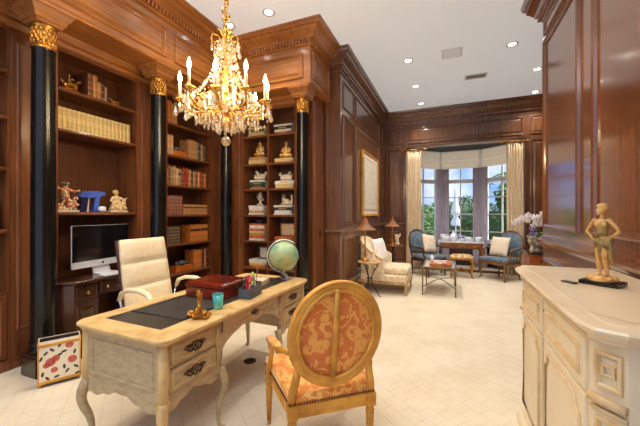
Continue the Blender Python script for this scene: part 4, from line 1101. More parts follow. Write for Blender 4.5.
# ================================================================== CREAM SIDEBOARD on the right
t = thing('sideboard','cream painted sideboard with gold glazed panels along the right wall','cabinet',(.44,1.28,0))
CX, CY = .56, 1.40        # depth in x, length in y
def plan(g=0, ch=.1, cf=.07):
    return [(CX,-g),(ch+g*.4,-g),(-g,ch+g*.4),(-g,CY-cf*1.8),(cf-g*.2,CY+g),(CX,CY+g)][::-1]
def sweepc(m, prof, g0=0): m.sweep(prof, plan(), closed=False, endcaps=False)
body = [(.03,.0),(.03,0)]
P_ = [(CX,.055),(.10,.055),(.03,.14),(.03,CY-.15),(.085,CY-.03),(CX,CY-.03)]
p = MB(); p.prism(P_[::-1],(0,0,.11),(1,0,0),(0,1,0),(0,0,1),.90); obj('body', p, CREAM, t)
pathc = [(CX,CY-.03),(.085,CY-.03),(.03,CY-.15),(.03,.14),(.10,.055),(CX,.055)]
pathT = [(CX,CY-.03),(.085,CY-.03),(.03,CY-.15),(.03,.12),(.045,.075),(.09,.055),(CX,.055)]   # front is on the right-hand side when walking -y
p = MB(); p.sweep([(0,1.005),(.012,1.01),(.016,1.022),(.03,1.03),(.034,1.042),(.05,1.048),(.054,1.06),(.048,1.07),(-.012,1.072),(-.016,1.0695),(-.02,1.072),(-.03,1.072)], pathT); obj('top_edge', p, DEDGE if False else CREAMTOP, t)
p = MB(); p.prism([(CX,.045),(.085,.045),(.036,.068),(.02,.115),(.02,CY-.14),(.08,CY-.02),(CX,CY-.02)][::-1],(0,0,1.01),(1,0,0),(0,1,0),(0,0,1),.0605); obj('top', p, CREAMTOP, t)
p = MB()
for (z, o) in ((1.012,.013),(1.046,.036)):
    p.tube([(pathc[i][0], pathc[i][1], z) for i in range(0)] or [(.03-o,.14,z),(.03-o,CY-.15,z)], .0035, 6)
p.sweep([(-.075,1.0712),(-.079,1.0712),(-.079,1.0722),(-.075,1.0722)], pathT[:4]+[(.03,.14),(.10,.055),(CX,.055)]); obj('glaze_line', p, GLAZE, t)
p = MB(); p.sweep([(0,0),(.04,0),(.04,.07),(.03,.09),(.015,.1),(.01,.115),(0,.12)], pathc); p.prism(P_[::-1],(0,0,0),(1,0,0),(0,1,0),(0,0,1),.11); obj('plinth', p, CREAM, t)
def cab_panel(y0, y1, z0, z1, x=.03, name='door', knob=None, arch=False):
    p = MB(); p.k = 0; w = y1-y0; h = z1-z0
    p.box(x-.012,y0,z0,x,y1,z1)
    d = obj(name, p, CREAM, t, bevel=.002)
    g = MB(); O = Vector((x-.012,y1,z0)); U = Vector((0,-1,0)); V = Vector((0,0,1)); N = Vector((-1,0,0)); i_ = .035
    if not arch:
        g.ring(O+U*i_+V*i_, U, V, N, w-2*i_, h-2*i_, [(0,0),(.003,.009),(.012,.011),(.018,.004),(.022,.0)])
    else:
        pts = []
        a, b, c_, e_ = i_, w-i_, i_, h-i_
        pts = [(a,c_),(b,c_),(b,e_-.06),(b-.025,e_-.055),(b-.04,e_-.03),(b-.05,e_),(a+.05,e_),(a+.04,e_-.03),(a+.025,e_-.055),(a,e_-.06)]
        g.tube([O+U*u+V*v+N*.004 for u, v in pts], .007, 8, closed=True)
    obj('panel_moulding', g, GLAZE, d)
    return d
cols = [(.17,.70),(.76,1.225)]
for (a, b) in cols:
    cab_panel(a, b, .80, .985, name='drawer')
    cab_panel(a, b, .16, .775, arch=True)
for yy in (.73,):
    p = MB(); p.ell((.026,yy,.93),(.006,.008,.008)); obj('keyhole', p, BRONZE, t)
# angled pilasters on the chamfers
def pil(a, b, nm):
    a = Vector((*a,0)); b = Vector((*b,0)); U = (b-a).normalized(); w = (b-a).length; N = Vector((U.y,-U.x,0)); V = Vector((0,0,1))
    p = MB(); p.tube([a+U*w*.08+V*.12+N*-.02, a+U*w*.08+V*1.0+N*-.02], .001, 4); p.ring(a+U*.012+V*.84,U,V,N,w-.024,.13,[(0,0),(.002,.012),(.012,.014),(.018,.004),(.02,.004)])
    p.ring(a+U*.012+V*.16,U,V,N,w-.024,.58,[(0,0),(.002,.010),(.012,.012),(.018,.002),(.02,.0)])
    p.ring(a+U*(w/2-.022)+V*.885,U,V,N,.044,.044,[(0,0),(.002,.010),(.008,.012),(.012,.004)])
    p.tube([a+U*0+V*.80+N*.012, a+U*w+V*.80+N*.012], .016, 8); p.tube([a+U*0+V*.765+N*.006, a+U*w+V*.765+N*.006], .008, 8)
    obj(nm, p, GLAZE, t)
pil((.03,.14),(.10,.055),'pilaster'); pil((.085,CY-.03),(.03,CY-.15),'pilaster')
# near end panel
p = MB(); O = Vector((.17,.055,.16)); 
p.ring(O,(1,0,0),(0,0,1),(0,-1,0),.35,.60,[(0,0),(.003,.009),(.012,.011),(.018,.004),(.022,.0)]); p.ring((.17,.055,.82),(1,0,0),(0,0,1),(0,-1,0),.35,.16,[(0,0),(.003,.009),(.012,.011),(.018,.004),(.022,.0)])
obj('end_panel', p, GLAZE, t)

# statuette of a woman
ZS = 1.0725
SAND = mat('golden tan statuette', (226,180,108),(196,142,72),scale=26,rough=.45,bump=.1)
SKIRT = mat('olive gold drapery', (168,136,76),(104,88,50),scale=30,rough=.5,bump=.2,ramp=(.4,.62))
t = thing('statuette','golden tan statuette of a standing woman, hands on hips, on a black base','statuette',(.745,2.11,ZS),R_(-38))
p = MB(); p.box(-.09,-.065,0,.09,.065,.018); obj('plinth', p, BLACK, t, bevel=.004)
p = MB(); p.lathe([(.066,.018),(.07,.024),(.062,.034),(.05,.04),(0,.042)], n=24); 
for i in range(9): p.ell((.055*math.cos(i*.7),.05*math.sin(i*.7),.03),(.02,.018,.012),8,5)
obj('rocky_base', p, SAND, t)
K = .0375/.05
p = MB()
z0 = .035
# legs: weight on her right, left knee bent forward
p.cap([(-.013,0,.205),(-.016,-.004,.165),(-.016,-.006,.13),(-.014,.004,.085),(-.013,.004,.05)], [.024,.021,.014,.014,.008],12)
p.cap([(.016,0,.205),(.020,-.014,.165),(.018,-.022,.132),(.020,-.006,.085),(.019,.004,.05)], [.024,.020,.014,.014,.008],12)
for s, y in ((-.015,-.004),(.020,-.004)): p.cap([(s,y+.006,.045),(s-.002,y-.022,.041)],[.009,.007],8)
p.ell((.002,.002,.213),(.037,.027,.026)); p.cap([(.002,0,.22),(.0,.0,.245),(-.002,0,.262),(-.003,0,.285)],[.027,.019,.019,.024],12)
p.ell((-.003,.0,.290),(.034,.018,.018)); p.ell((-.018,-.016,.283),(.0135,.0125,.013)); p.ell((.012,-.016,.283),(.0135,.0125,.013))
p.cap([(-.003,.002,.30),(-.002,.002,.325)],[.0125,.0105],10)
# arms akimbo
p.cap([(-.038,0,.300),(-.066,.008,.262),(-.074,.006,.246)],[.0105,.0085,.0075],10); p.cap([(-.074,.006,.246),(-.048,-.012,.222),(-.040,-.018,.212)],[.0085,.007,.006],10)
p.cap([(.032,0,.300),(.062,.010,.262),(.070,.008,.246)],[.0105,.0085,.0075],10); p.cap([(.070,.008,.246),(.046,-.012,.222),(.038,-.018,.212)],[.0085,.007,.006],10)
for s in (-1,1):
    for k in range(4): p.cap([(s*.040,-.018,.213),(s*(.030-.002*k),-.026,.213-.004*k)],[.0035,.0028],6)
    p.cap([(s*.042,-.016,.214),(s*.040,-.020,.224)],[.0035,.003],6)
# head turned to her right
hd = Vector((-.003,0,.350))
p.ell(hd,(.0185,.0215,.0255),16,12); p.ell(hd+Vector((-.009,-.011,-.010)),(.012,.012,.013)); p.cap([hd+Vector((-.013,-.018,.001)),hd+Vector((-.0165,-.0225,-.005))],[.003,.0035],6)
p.ell(hd+Vector((-.014,-.016,-.0125)),(.005,.005,.0028),8,5); p.ell(hd+Vector((-.011,-.015,-.021)),(.006,.006,.005),8,5)
for q in ((-.0145,-.012,.003),(-.0075,-.019,.003)): p.ell(hd+Vector(q),(.0035,.0035,.0024),8,5)
p.ell(hd+Vector((.006,.019,-.002)),(.004,.004,.006),8,5)
obj('figure', p, SAND, t, remesh=.0022)
p = MB(); p.ell(hd+Vector((.005,.007,.008)),(.024,.025,.024),16,10); p.ell(hd+Vector((.012,.020,.0)),(.014,.014,.016)); p.ell(hd+Vector((-.004,-.004,.017)),(.019,.018,.012))
for i in range(10): p.ell(hd+Vector((.015*math.cos(i*.63),.017*math.sin(i*.63)+.005,.014+.005*math.sin(i*2))),(.0065,.0065,.006),8,5)
obj('hair', p, SAND, t, remesh=.003)
p = MB()
loft(p, [[(.002+rx*math.cos(2*PI*i/28)*(1+.06*math.sin(7*2*PI*i/28)), cy+ry*math.sin(2*PI*i/28)*(1+.06*math.sin(7*2*PI*i/28)), z+.014*math.cos(2*PI*i/28-a0)) for i in range(28)] for (rx, ry, cy, z, a0) in
   ((.034,.026,.010,.112,0),(.037,.029,.008,.135,0),(.042,.031,.003,.170,.3),(.043,.031,0,.20,.6),(.036,.027,0,.224,.9))], True, True, False)
p.cap([(.034,-.022,.215),(.044,-.026,.18),(.042,-.024,.14),(.048,-.022,.105)],[.010,.013,.012,.008],8); p.cap([(-.02,-.028,.21),(.01,-.034,.19),(.036,-.028,.165)],[.008,.009,.008],8)
obj('skirt', p, SKIRT, t)
p = MB(); loft(p, [[(-.002+rx*math.cos(2*PI*i/24), -.003+ry*math.sin(2*PI*i/24), z-.006*math.sin(4*PI*i/24)) for i in range(24)] for (rx, ry, z) in ((.031,.0265,.224),(.0225,.0225,.246),(.027,.0245,.268),(.032,.0265,.283),(.031,.024,.290))]); obj('bodice', p, SKIRT, t)
t.scale = (.92,.95,1.13)
t = thing('remote_control','small flat dark remote lying on the cream sideboard','remote',(.60,2.10,1.0725),R_(40))
p = MB(); p.box(-.018,-.035,0,.018,.035,.007); obj('case', p, mat('dark grey plastic',(60,58,58),(44,44,46)), t, bevel=.003)
p = MB(); 
for i in range(3):
    for j in range(5): p.ell((-.008+.008*i,-.025+.012*j,.007),(.003,.003,.0015),8,4)
obj('keypad', p, mat('grey rubber',(120,120,122)), t)

# ================================================================== FLORAL MAGAZINE BOX by the column
t = thing('magazine_holder','cream floor magazine box painted with red flowers and gold edges','magazine rack',(-3.12,1.66,0),R_(62))
w_, d_, h_ = .275, .125, .38
CRM = mat('cream lacquer box',(236,224,196),(226,210,176),scale=4,rough=.35,coat=.3); REDF = mat('red flower paint',(176,60,52),(210,110,90),scale=60,rough=.4); LEAFP = mat('dark leaf paint',(56,56,40),(80,70,46),rough=.4); INBX = mat('dark box lining',(60,44,30),(44,32,22),rough=.7)
p = MB(); p.k = 0
z0 = .03; f = .02
for s in (-1,1):
    p.prism([(-w_/2,z0),(w_/2,z0),(w_/2,h_),(-w_/2,h_)],(0,s*d_/2-(.006 if s > 0 else 0),0),(1,0,0),(0,0,1),(0,1,0),.006)
    p.box(s*w_/2-(.006 if s > 0 else 0),-d_/2+.006,z0,s*w_/2+(.006 if s < 0 else 0),d_/2-.006,h_)
p.k = 3; p.box(-w_/2+.006,-d_/2+.006,z0,w_/2-.006,d_/2-.006,z0+.006); 
for s in (-1,1):
    p.box(-w_/2+.007,s*(d_/2-.0075)-.001,z0+.006,w_/2-.007,s*(d_/2-.0075)+.001,h_-.004); p.box(s*(w_/2-.0075)-.001,-d_/2+.009,z0+.006,s*(w_/2-.0075)+.001,d_/2-.009,h_-.004)
rr = random.Random(5)
def blot(cx, cz, r_, k, face, a=0, el=1.0):
    p.k = k; n = 10; P = []
    for i in range(n):
        q = 2*PI*i/n; rad = r_*(1+.18*math.sin(5*q)) if k == 1 else r_
        u = rad*math.cos(q)*el; v = rad*math.sin(q)*(1 if k == 1 else .45)
        P.append((cx+u*math.cos(a)-v*math.sin(a), cz+u*math.sin(a)+v*math.cos(a)))
    if face == 'f': p.prism(P,(0,-d_/2-.0012,0),(1,0,0),(0,0,1),(0,1,0),.001)
    else: p.prism(P,(-w_/2-.0012,0,0),(0,1,0),(0,0,1),(1,0,0),.001)
for (cx, cz, r_) in ((-.06,.20,.036),(-.025,.225,.028),(-.035,.13,.024),(.085,.19,.032),(.065,.32,.03),(-.085,.18,.024)): blot(cx,cz,r_,1,'f')
for (cx, cz, a) in ((-.09,.28,.8),(-.05,.30,2.4),(.0,.25,.4),(.03,.27,.2),(-.11,.11,1.4),(-.08,.07,2.2),(-.02,.07,.3),(.03,.14,1.6),(.05,.10,.9),(.11,.12,2.4),(.1,.25,1.3),(.0,.33,1.1),(.12,.06,.2),(-.12,.24,1.2)): blot(cx,cz,.021,2,'f',a)
for (cx, cz, r_) in ((-.02,.27,.02),(.02,.18,.018),(-.01,.1,.016)): blot(cx,cz,r_,1,'s')
for (cx, cz, a) in ((.03,.29,1),(-.03,.21,2),(.03,.12,1.5),(-.03,.15,.7),(.0,.06,.4)): blot(cx,cz,.014,2,'s',a)
obj('painted_box', p, [CRM, REDF, LEAFP, INBX], t)
p = MB(); 
for z in (.028,.335): p.sweep([(0,z),(.006,z),(.007,z+.02),(0,z+.022)], [(-w_/2,-d_/2),(w_/2,-d_/2),(w_/2,d_/2),(-w_/2,d_/2)], closed=True)
for (x, y) in ((-1,-1),(1,-1),(1,1),(-1,1)): p.tube([(x*w_/2,y*d_/2,.03),(x*w_/2,y*d_/2,h_)], .005, 6)
obj('gilt_edging', p, GILT, t)
for (x, y) in ((-1,-1),(1,-1),(1,1),(-1,1)):
    p = MB(); p.lathe([(.006,0),(.012,.006),(.006,.016),(.014,.03)], (x*(w_/2-.012),y*(d_/2-.012)), 10); obj('foot', p, GILT, t)

# ================================================================== SITTING AREA
# chaise-like bergere: back along the picture wall, faces +x
t = thing('bergere_armchair','deep pale damask armchair with curved back against the picture wall','chair',(-1.2,6.06,0),Q)
# local: x = world y, -y = world +x ; width .96, depth .84
GOLDW = mat('pale gilt wood',(206,170,112),(176,134,78),scale=10,rough=.45)
def ushape(hw, yf, yb, n=10):
    P = [(-hw,yf)]
    for i in range(n+1):
        a = PI-PI*i/n; P.append((hw*math.cos(a)*(1), yb-.25+.25*math.sin(a)))
    P.append((hw,yf)); return P
p = MB(); hw = .44
N_ = 28; ring_o = []; 
def topz(u):   # u 0..1 along the U: arm - back - arm
    c_ = abs(u-.5)*2
    return .63+.37*math.cos(min(1,c_)*PI/2)**1.25
def uat(u, hw, yb, yf=-.10):
    L1 = yb-.26-yf; arc = PI*.5*(hw+.26)*1.0; T = 2*L1+arc; s = u*T
    if s < L1: return (-hw, yf+s)
    if s > L1+arc: return (hw, yb-.26-(s-L1-arc))
    a = PI-PI*(s-L1)/arc; return (hw*math.cos(a), yb-.26+.26*math.sin(a))
def wallU(m, u0, u1, th, z0, ztopf, hw, yb, n=30):
    vs = []; fs = []
    for i in range(n+1):
        u = u0+(u1-u0)*i/n
        xo, yo = uat(u, hw, yb); xi, yi = uat(u, hw-th, yb-th)
        zt = ztopf(u)
        sec = [(xo,yo,z0),(xo,yo,zt-.03),((xo*.75+xi*.25),(yo*.75+yi*.25),zt-.006),((xo+xi)/2,(yo+yi)/2,zt),((xo*.25+xi*.75),(yo*.25+yi*.75),zt-.006),(xi,yi,zt-.03),(xi,yi,z0)]
        vs += sec
    q = 7
    for i in range(n):
        for k in range(q-1): fs.append((i*q+k,(i+1)*q+k,(i+1)*q+k+1,i*q+k+1))
    fs.append(tuple(range(q))); fs.append(tuple(n*q+k for k in range(q-1,-1,-1)))
    m.add(vs, fs, True)
wallU(p, 0, 1, .11, .24, topz, hw, .40); obj('backrest', p, UPH, t)
p = MB(); pts = []
for i in range(41):
    u = i/40; a = uat(u, hw+.005, .405); pts.append((a[0],a[1],topz(u)-.012))
p.tube(pts, .014, 8); obj('top_rail', p, GOLDW, t)
p = MB(); p.box(-.42,-.50,.22,.42,.32,.34); obj('seat_base', p, UPH, t, bevel=.02)
p = MB(); p.box(-.435,-.52,.19,.435,.38,.225); obj('seat_rail', p, GOLDW, t, bevel=.008)
p = MB(); p.box(-.33,-.51,.335,.33,.27,.47); obj('seat_cushion', p, UPH, t, bevel=.05)
for (x, y, sx, sy) in ((-.40,-.48,-.6,-.6),(.40,-.48,.6,-.6),(-.36,.30,-.5,.4),(.36,.30,.5,.4)):
    p = MB(); cabriole(p, x, y, .21, sx, sy, .026, .014, .018); obj('leg', p, GOLDW, t)
# cushions
def softbox(w, h, th, n=12):
    m = MB(); vs = []; fs = []
    for sgn in (-1,1):
        for j in range(n+1):
            for i in range(n+1):
                u = i/n*2-1; v = j/n*2-1
                k = max(0,(1-u**4)*(1-v**4))**.5
                pin = 1-.07*(1-(abs(u*v)))**1.0*(.5*(u*u+v*v))
                vs.append((u*w/2*pin, sgn*th/2*k, v*h/2*pin))
    q = (n+1)**2
    for s in (0,1):
        for j in range(n):
            for i in range(n):
                a = s*q+j*(n+1)+i; f = (a,a+1,a+n+2,a+n+1); fs.append(f if s == 0 else f[::-1])
    m.add(vs, fs, True); return m
def pillow(name, label, loc, rz, w, h, th, mt, tiltx=-20, rolly=0):
    m = softbox(w, h, th); o = obj(name, m, mt); o.location = loc; o.rotation_euler = (R_(tiltx), R_(rolly), rz); tag(o, label, 'pillow'); return o
pillow('throw_pillow','white oval pillow leaning on the back of the pale damask armchair'  ,(-1.24,6.0,.735),R_(80),.48,.46,.15,PILLOWW,-14,0)

# side table 1 with lamp
t = thing('iron_side_table','small round-topped table with curled wrought iron legs beside the pale armchair','side table',(-1.28,5.33,0))
p = MB(); p.lathe([(.0,.60),(.19,.60),(.205,.606),(.205,.618),(.195,.625),(0,.625)], n=36); obj('table_top', p, GOLDW, t)
for k in range(3):
    a = 2*PI*k/3+.4; c_, s_ = math.cos(a), math.sin(a)
    p = MB(); pr = [(.17,.60),(.13,.54),(.06,.42),(.03,.33),(.06,.22),(.13,.10),(.17,.02),(.19,.008),(.20,.02)]
    p.tube([(r_*c_, r_*s_, z) for r_, z in pr], .0075, 8); p.tube([((.10+.05*math.cos(q))*c_,(.10+.05*math.cos(q))*s_,.52+.05*math.sin(q)) for q in [i*.5 for i in range(11)]], .005, 6); obj('leg', p, IRON, t)
p = MB(); p.tube([(.05*math.cos(q),.05*math.sin(q),.33) for q in [2*PI*i/16 for i in range(16)]], .006, 6, closed=True); obj('ring_stretcher', p, IRON, t)
LSH = mat('copper brown lamp shade',(160,104,58),(122,74,38),scale=10,rough=.6,emis=.05,ecol=(190,110,40))
def lamp(label, loc, hgt, r_, sq):
    t = thing('table_lamp', label, 'lamp', loc, 0)
    zb, zt = hgt-.22, hgt-.03
    p = MB(); pr = []
    for i in range(9):
        u = i/8; rad = r_*(1-.78*(1-(1-u)**2.1)); pr.append((rad, zb+(zt-zb)*u))
    n = 24; vs = []; fs = []
    for (rad, z) in pr:
        for i in range(n):
            a = 2*PI*i/n; rr_ = rad*(1+.035*math.cos(4*a)); vs.append((rr_*math.cos(a), rr_*math.sin(a), z))
    for j in range(8):
        for i in range(n): fs.append((j*n+i, j*n+(i+1) % n, (j+1)*n+(i+1) % n, (j+1)*n+i))
    p.add(vs, fs, True); obj('lamp_shade', p, LSH, t)
    p = MB(); p.lathe([(.07,0),(.072,.012),(.045,.02),(.03,.035),(.018,.06),(.028,.10),(.022,.14),(.012,.17),(.012,hgt-.24),(.018,hgt-.23),(.008,hgt-.2),(.006,hgt-.02)], n=20); obj('lamp_base', p, GOLD, t)
    p = MB(); p.ell((0,0,hgt-.008),(.012,.012,.02)); obj('finial', p, GOLD, t)
    return t
def lamp_bulb(x, y, z, e):
    l = bpy.data.lights.new('lamp_bulb','POINT'); l.energy = e; l.color = (1,.8,.55); l.shadow_soft_size = .03
    o = bpy.data.objects.new('lamp_bulb', l); COL.objects.link(o); o.location = (x,y,z)
lamp_bulb(-1.375,5.40,1.26,5); lamp_bulb(-1.29,7.72,1.22,5)
lamp('table lamp with flared copper brown shade on the iron side table, nearer of the two',(-1.375,5.40,.6255),.75,.19,1)
def f_angel(m):
    m.ell((0,0,.02),(.045,.04,.02)); m.cap([(0,0,.03),(0,0,.10),(0,0,.15)],[.034,.026,.022]); m.ell((0,-.003,.185),(.018,.018,.022))
    m.cap([(.01,.012,.13),(.045,.03,.18),(.05,.03,.22)],[.012,.016,.006]); m.cap([(-.01,.012,.13),(-.04,.03,.17),(-.05,.03,.205)],[.012,.015,.006]); m.cap([(-.02,-.01,.14),(-.035,-.02,.11),(-.005,-.035,.11)],[.009,.008,.006])
figure('small_statue','small white and gold figure at the foot of the nearer lamp','figurine',(-1.19,5.28,.6255),0,f_angel,IVORY,s=.9)
t = thing('trinket_dish','small gold rimmed dish on the iron side table','dish',(-1.30,5.20,.6255))
p = MB(); p.lathe([(.0,.004),(.03,.0),(.05,.012),(.056,.022),(.05,.02),(.03,.009),(0,.009)], n=24); obj('dish_body', p, CHINA, t)
p = MB(); p.lathe([(.054,.021),(.058,.023),(.054,.025)], n=24); obj('gilt_rim', p, GOLD, t)
t = thing('round_side_table','small round wooden side table between pale armchair and curtain','side table',(-1.26,7.66,0))
p = MB(); p.lathe([(0,.66),(.22,.66),(.235,.668),(.235,.68),(.225,.688),(0,.688)], n=36); obj('table_top', p, W_CASE, t)
p = MB(); p.lathe([(.02,.08),(.035,.12),(.05,.2),(.03,.3),(.022,.4),(.03,.5),(.024,.6),(.05,.66)], n=20); obj('pedestal', p, W_DARK, t)
for k in range(3):
    a = 2*PI*k/3+.2; p = MB(); p.tube([(.02*math.cos(a),.02*math.sin(a),.14),(.12*math.cos(a),.12*math.sin(a),.10),(.2*math.cos(a),.2*math.sin(a),.02)], [.022,.018,.014], 8); obj('leg', p, W_DARK, t)
lamp('table lamp with flared copper brown shade in the far corner by the curtain',(-1.29,7.72,.6885),.66,.185,1)
figure('angel_statuette','white winged figurine standing right of the corner lamp','figurine',(-1.15,7.57,.6885),0,f_angel,IVORY,s=1.25)

# coffee table
t = thing('glass_coffee_table','small brass and glass coffee table with crossed curved stretchers','coffee table',(-.18,6.35,0))
cw, cd = .27, .48
for (x, y) in ((-1,-1),(1,-1),(1,1),(-1,1)):
    p = MB(); p.lathe([(.012,.0),(.016,.012),(.011,.02),(.011,.46),(.016,.47),(.016,.485)], (x*cw,y*cd), 12); obj('leg', p, OLDBRASS, t)
p = MB(); p.ring((-cw-.015,-cd-.015,.485),(1,0,0),(0,1,0),(0,0,1),2*cw+.03,2*cd+.03,[(0,-.02),(0,.015),(.03,.015),(.03,-.02),(0,-.02)]); obj('rim', p, OLDBRASS, t)
p = MB(); p.box(-cw+.012,-cd+.012,.482,cw-.012,cd-.012,.49); obj('glass_top', p, mat('greenish table glass',(190,206,206),(200,214,214),rough=.06,coat=1,trans=.4), t)
for s in (-1,1):
    p = MB(); pts = [Vector((-cw*s,-cd,.14))*(1-u)+Vector((cw*s,cd,.14))*u+Vector((0,0,.07*math.sin(PI*u))) for u in [i/12 for i in range(13)]]; p.tube(pts, .008, 8); obj('stretcher', p, OLDBRASS, t)
ZC = .4905
t = thing('serving_tray','orange and cream painted tray with papers on the coffee table','tray',(-.16,6.22,ZC),R_(6))
p = MB(); p.box(-.17,-.2,0,.17,.2,.01); p.sweep([(0,0),(.01,.03),(.016,.045),(.010,.046),(0,.03),(-.004,.01)], [(-.17,-.2),(.17,-.2),(.17,.2),(-.17,.2)], closed=True); obj('tray_body', p, mat('orange lacquer',(214,140,66),(190,104,50),scale=6,rough=.3), t)
p = MB(); p.box(-.12,-.12,.011,.1,.1,.05); obj('painted_box', p, painted('painted box lid',[(206,120,70),(236,220,190),(190,80,60),(226,190,140)],16), t, bevel=.004)
t = thing('folded_magazine','white open magazine lying at the far end of the coffee table','magazine',(-.18,6.65,ZC),R_(-6))
p = MB(); 
for s in (-1,1):
    p.add([(0,-.13,.006),(s*.06,-.13,.014),(s*.19,-.13,.003),(s*.19,.13,.003),(s*.06,.13,.014),(0,.13,.006),(0,-.13,0),(s*.19,-.13,0),(s*.19,.13,0),(0,.13,0)],[(0,1,4,5),(1,2,3,4),(0,6,7,2,1),(5,4,3,8,9),(2,7,8,3)])
obj('pages', p, WHITE, t)
t = thing('glass_ornament','small white and blue ornament on the near corner of the coffee table','ornament',(-.33,6.62,ZC))
p = MB(); p.lathe([(.03,0),(.034,.006),(.012,.02),(.03,.05),(.04,.08),(.03,.11),(.012,.125),(0,.13)], n=20); obj('vase_body', p, CHINA, t)

# blue armchairs
FW = wood('gilt walnut frame', (150,104,54), (104,66,34), rough=.35, sc=2)
FWD = wood('dark walnut frame', (84,54,36), (58,36,26), rough=.35, sc=2)
def blue_chair(label, loc, rz, fr):
    t = thing('blue_armchair', label, 'chair', loc, rz, 'pair of blue armchairs at the bay window')
    def tl(pts): return [(x, .25+y+(z-.45)*.16, z) for x, y, z in pts]
    out = [(-.27,0,.52),(-.30,0,.68),(-.285,0,.86),(-.22,0,.97),(-.1,0,1.025),(0,0,1.035),(.1,0,1.025),(.22,0,.97),(.285,0,.86),(.30,0,.68),(.27,0,.52)]
    p = MB(); p.tube(tl(out+[(0,0,.50)]), .022, 10, closed=True); obj('back_frame', p, fr, t)
    p = MB(); inn = [(x*.95,0,.775+(z-.775)*.95) for x, _, z in out]; n = len(inn)
    A = tl([(x,.012,z) for x,_,z in inn]); B = tl([(x,-.01,z) for x,_,z in inn]); C_ = tl([(x*.7,-.055,.775+(z-.775)*.7) for x,_,z in out]); cc = tl([(0,-.065,.78)])[0]
    p.add(A, [tuple(range(n))], False)
    p.add(B+C_+[cc], [(i,(i+1) % n,n+(i+1) % n,n+i) for i in range(n)]+[(n+i,n+(i+1) % n,2*n) for i in range(n)], True); obj('back_cushion', p, BLUEUPH, t)
    p = MB(); loft(p, [trap(.33,.27,-.27,.27,.34),trap(.335,.275,-.275,.275,.36),trap(.33,.27,-.27,.27,.40)], False); obj('seat_rail', p, fr, t)
    p = MB(); loft(p, [trap(.325,.265,-.265,.24,.40),trap(.33,.27,-.27,.24,.44),trap(.31,.25,-.25,.22,.475),trap(.2,.17,-.15,.15,.49,.03)], True); obj('seat', p, BLUEUPH, t)
    for (x, y, sx, sy) in ((-.30,-.25,-.5,-.5),(.30,-.25,.5,-.5),(-.25,.25,-.4,.5),(.25,.25,.4,.5)):
        p = MB(); cabriole(p, x, y, .36, sx, sy, .026, .014, .022); obj('leg', p, fr, t)
    for s in (-1,1):
        p = MB(); p.tube(tl([(s*.25,0,.40),(s*.265,0,.46),(s*.27,0,.54)]), .02, 8); obj('back_stile', p, fr, t)
        p = MB(); a0 = tl([(s*.295,0,.70)])[0]
        p.tube([a0,(s*.315,.15,.675),(s*.335,.02,.66),(s*.34,-.10,.655),(s*.345,-.15,.635)], [.018,.018,.018,.021,.017], 8); p.tube([(s*.342,-.13,.65),(s*.325,-.10,.57),(s*.33,-.14,.48),(s*.32,-.18,.40)], [.017,.015,.016,.02], 8); ar = obj('armrest', p, fr, t)
        p = MB(); p.tube([(s*.31,.17,.69),(s*.325,.08,.685),(s*.337,-.02,.68),(s*.34,-.09,.675)], [.01,.024,.024,.012], 8, flat=.7); obj('arm_pad', p, BLUEUPH, ar)
    return t
blue_chair('blue upholstered armchair with gilt frame right of the window table', (1.03,7.93,0), R_(-47), FW)
blue_chair('blue upholstered armchair with dark walnut frame left of the window table', (-.48,7.84,0), R_(56), FWD)
pillow('throw_pillow','cream square pillow on the right blue armchair',(1.01,7.94,.715),R_(-47),.44,.42,.14,PILLOWM,-16,0)
pillow('throw_pillow','cream square pillow on the left blue armchair',(-.45,7.835,.735),R_(56),.42,.42,.14,PILLOWM,-16,8)

# window table
t = thing('window_table','marquetry writing table with gilt mounts and white top before the bay window','table',(.24,8.42,0))
p = MB(); p.box(-.50,-.26,.735,.50,.26,.762); obj('table_top', p, mat('white marble',(236,232,226),(214,208,204),scale=5,rough=.15,dist=2,ramp=(.4,.7)), t, bevel=.006)
p = MB(); p.box(-.47,-.245,.60,.47,.245,.735); obj('frieze', p, W_BURL, t, bevel=.003)
for i in range(3):
    x0 = -.45+i*.305; p = MB(); p.box(x0,-.255,.625,x0+.29,-.245,.715); d = obj('drawer', p, W_BURL, t)
    g = MB(); g.ring((x0+.01,-.255,.633),(1,0,0),(0,0,1),(0,-1,0),.27,.074,[(0,0),(.002,.005),(.008,.005),(.01,0)]); xc = x0+.145
    for k in range(5): g.ell((xc-.06+.03*k,-.262,.67+.008*(k % 2)),(.018,.006,.012),8,5)
    g.ell((xc,-.264,.665),(.02,.008,.02)); obj('gilt_mount', g, GOLD, d)
for (x, y, sx, sy) in ((-.43,-.21,-.7,-.5),(.43,-.21,.7,-.5),(-.43,.21,-.7,.5),(.43,.21,.7,.5)):
    p = MB(); cabriole(p, x, y, .62, sx, sy, .04, .014, .04); obj('leg', p, W_BURL, t)
    p = MB(); p.ell((x+sx*.03,y+sy*.03,.55),(.03,.03,.05)); obj('gilt_mask', p, GOLD, t)
ZT = .7625
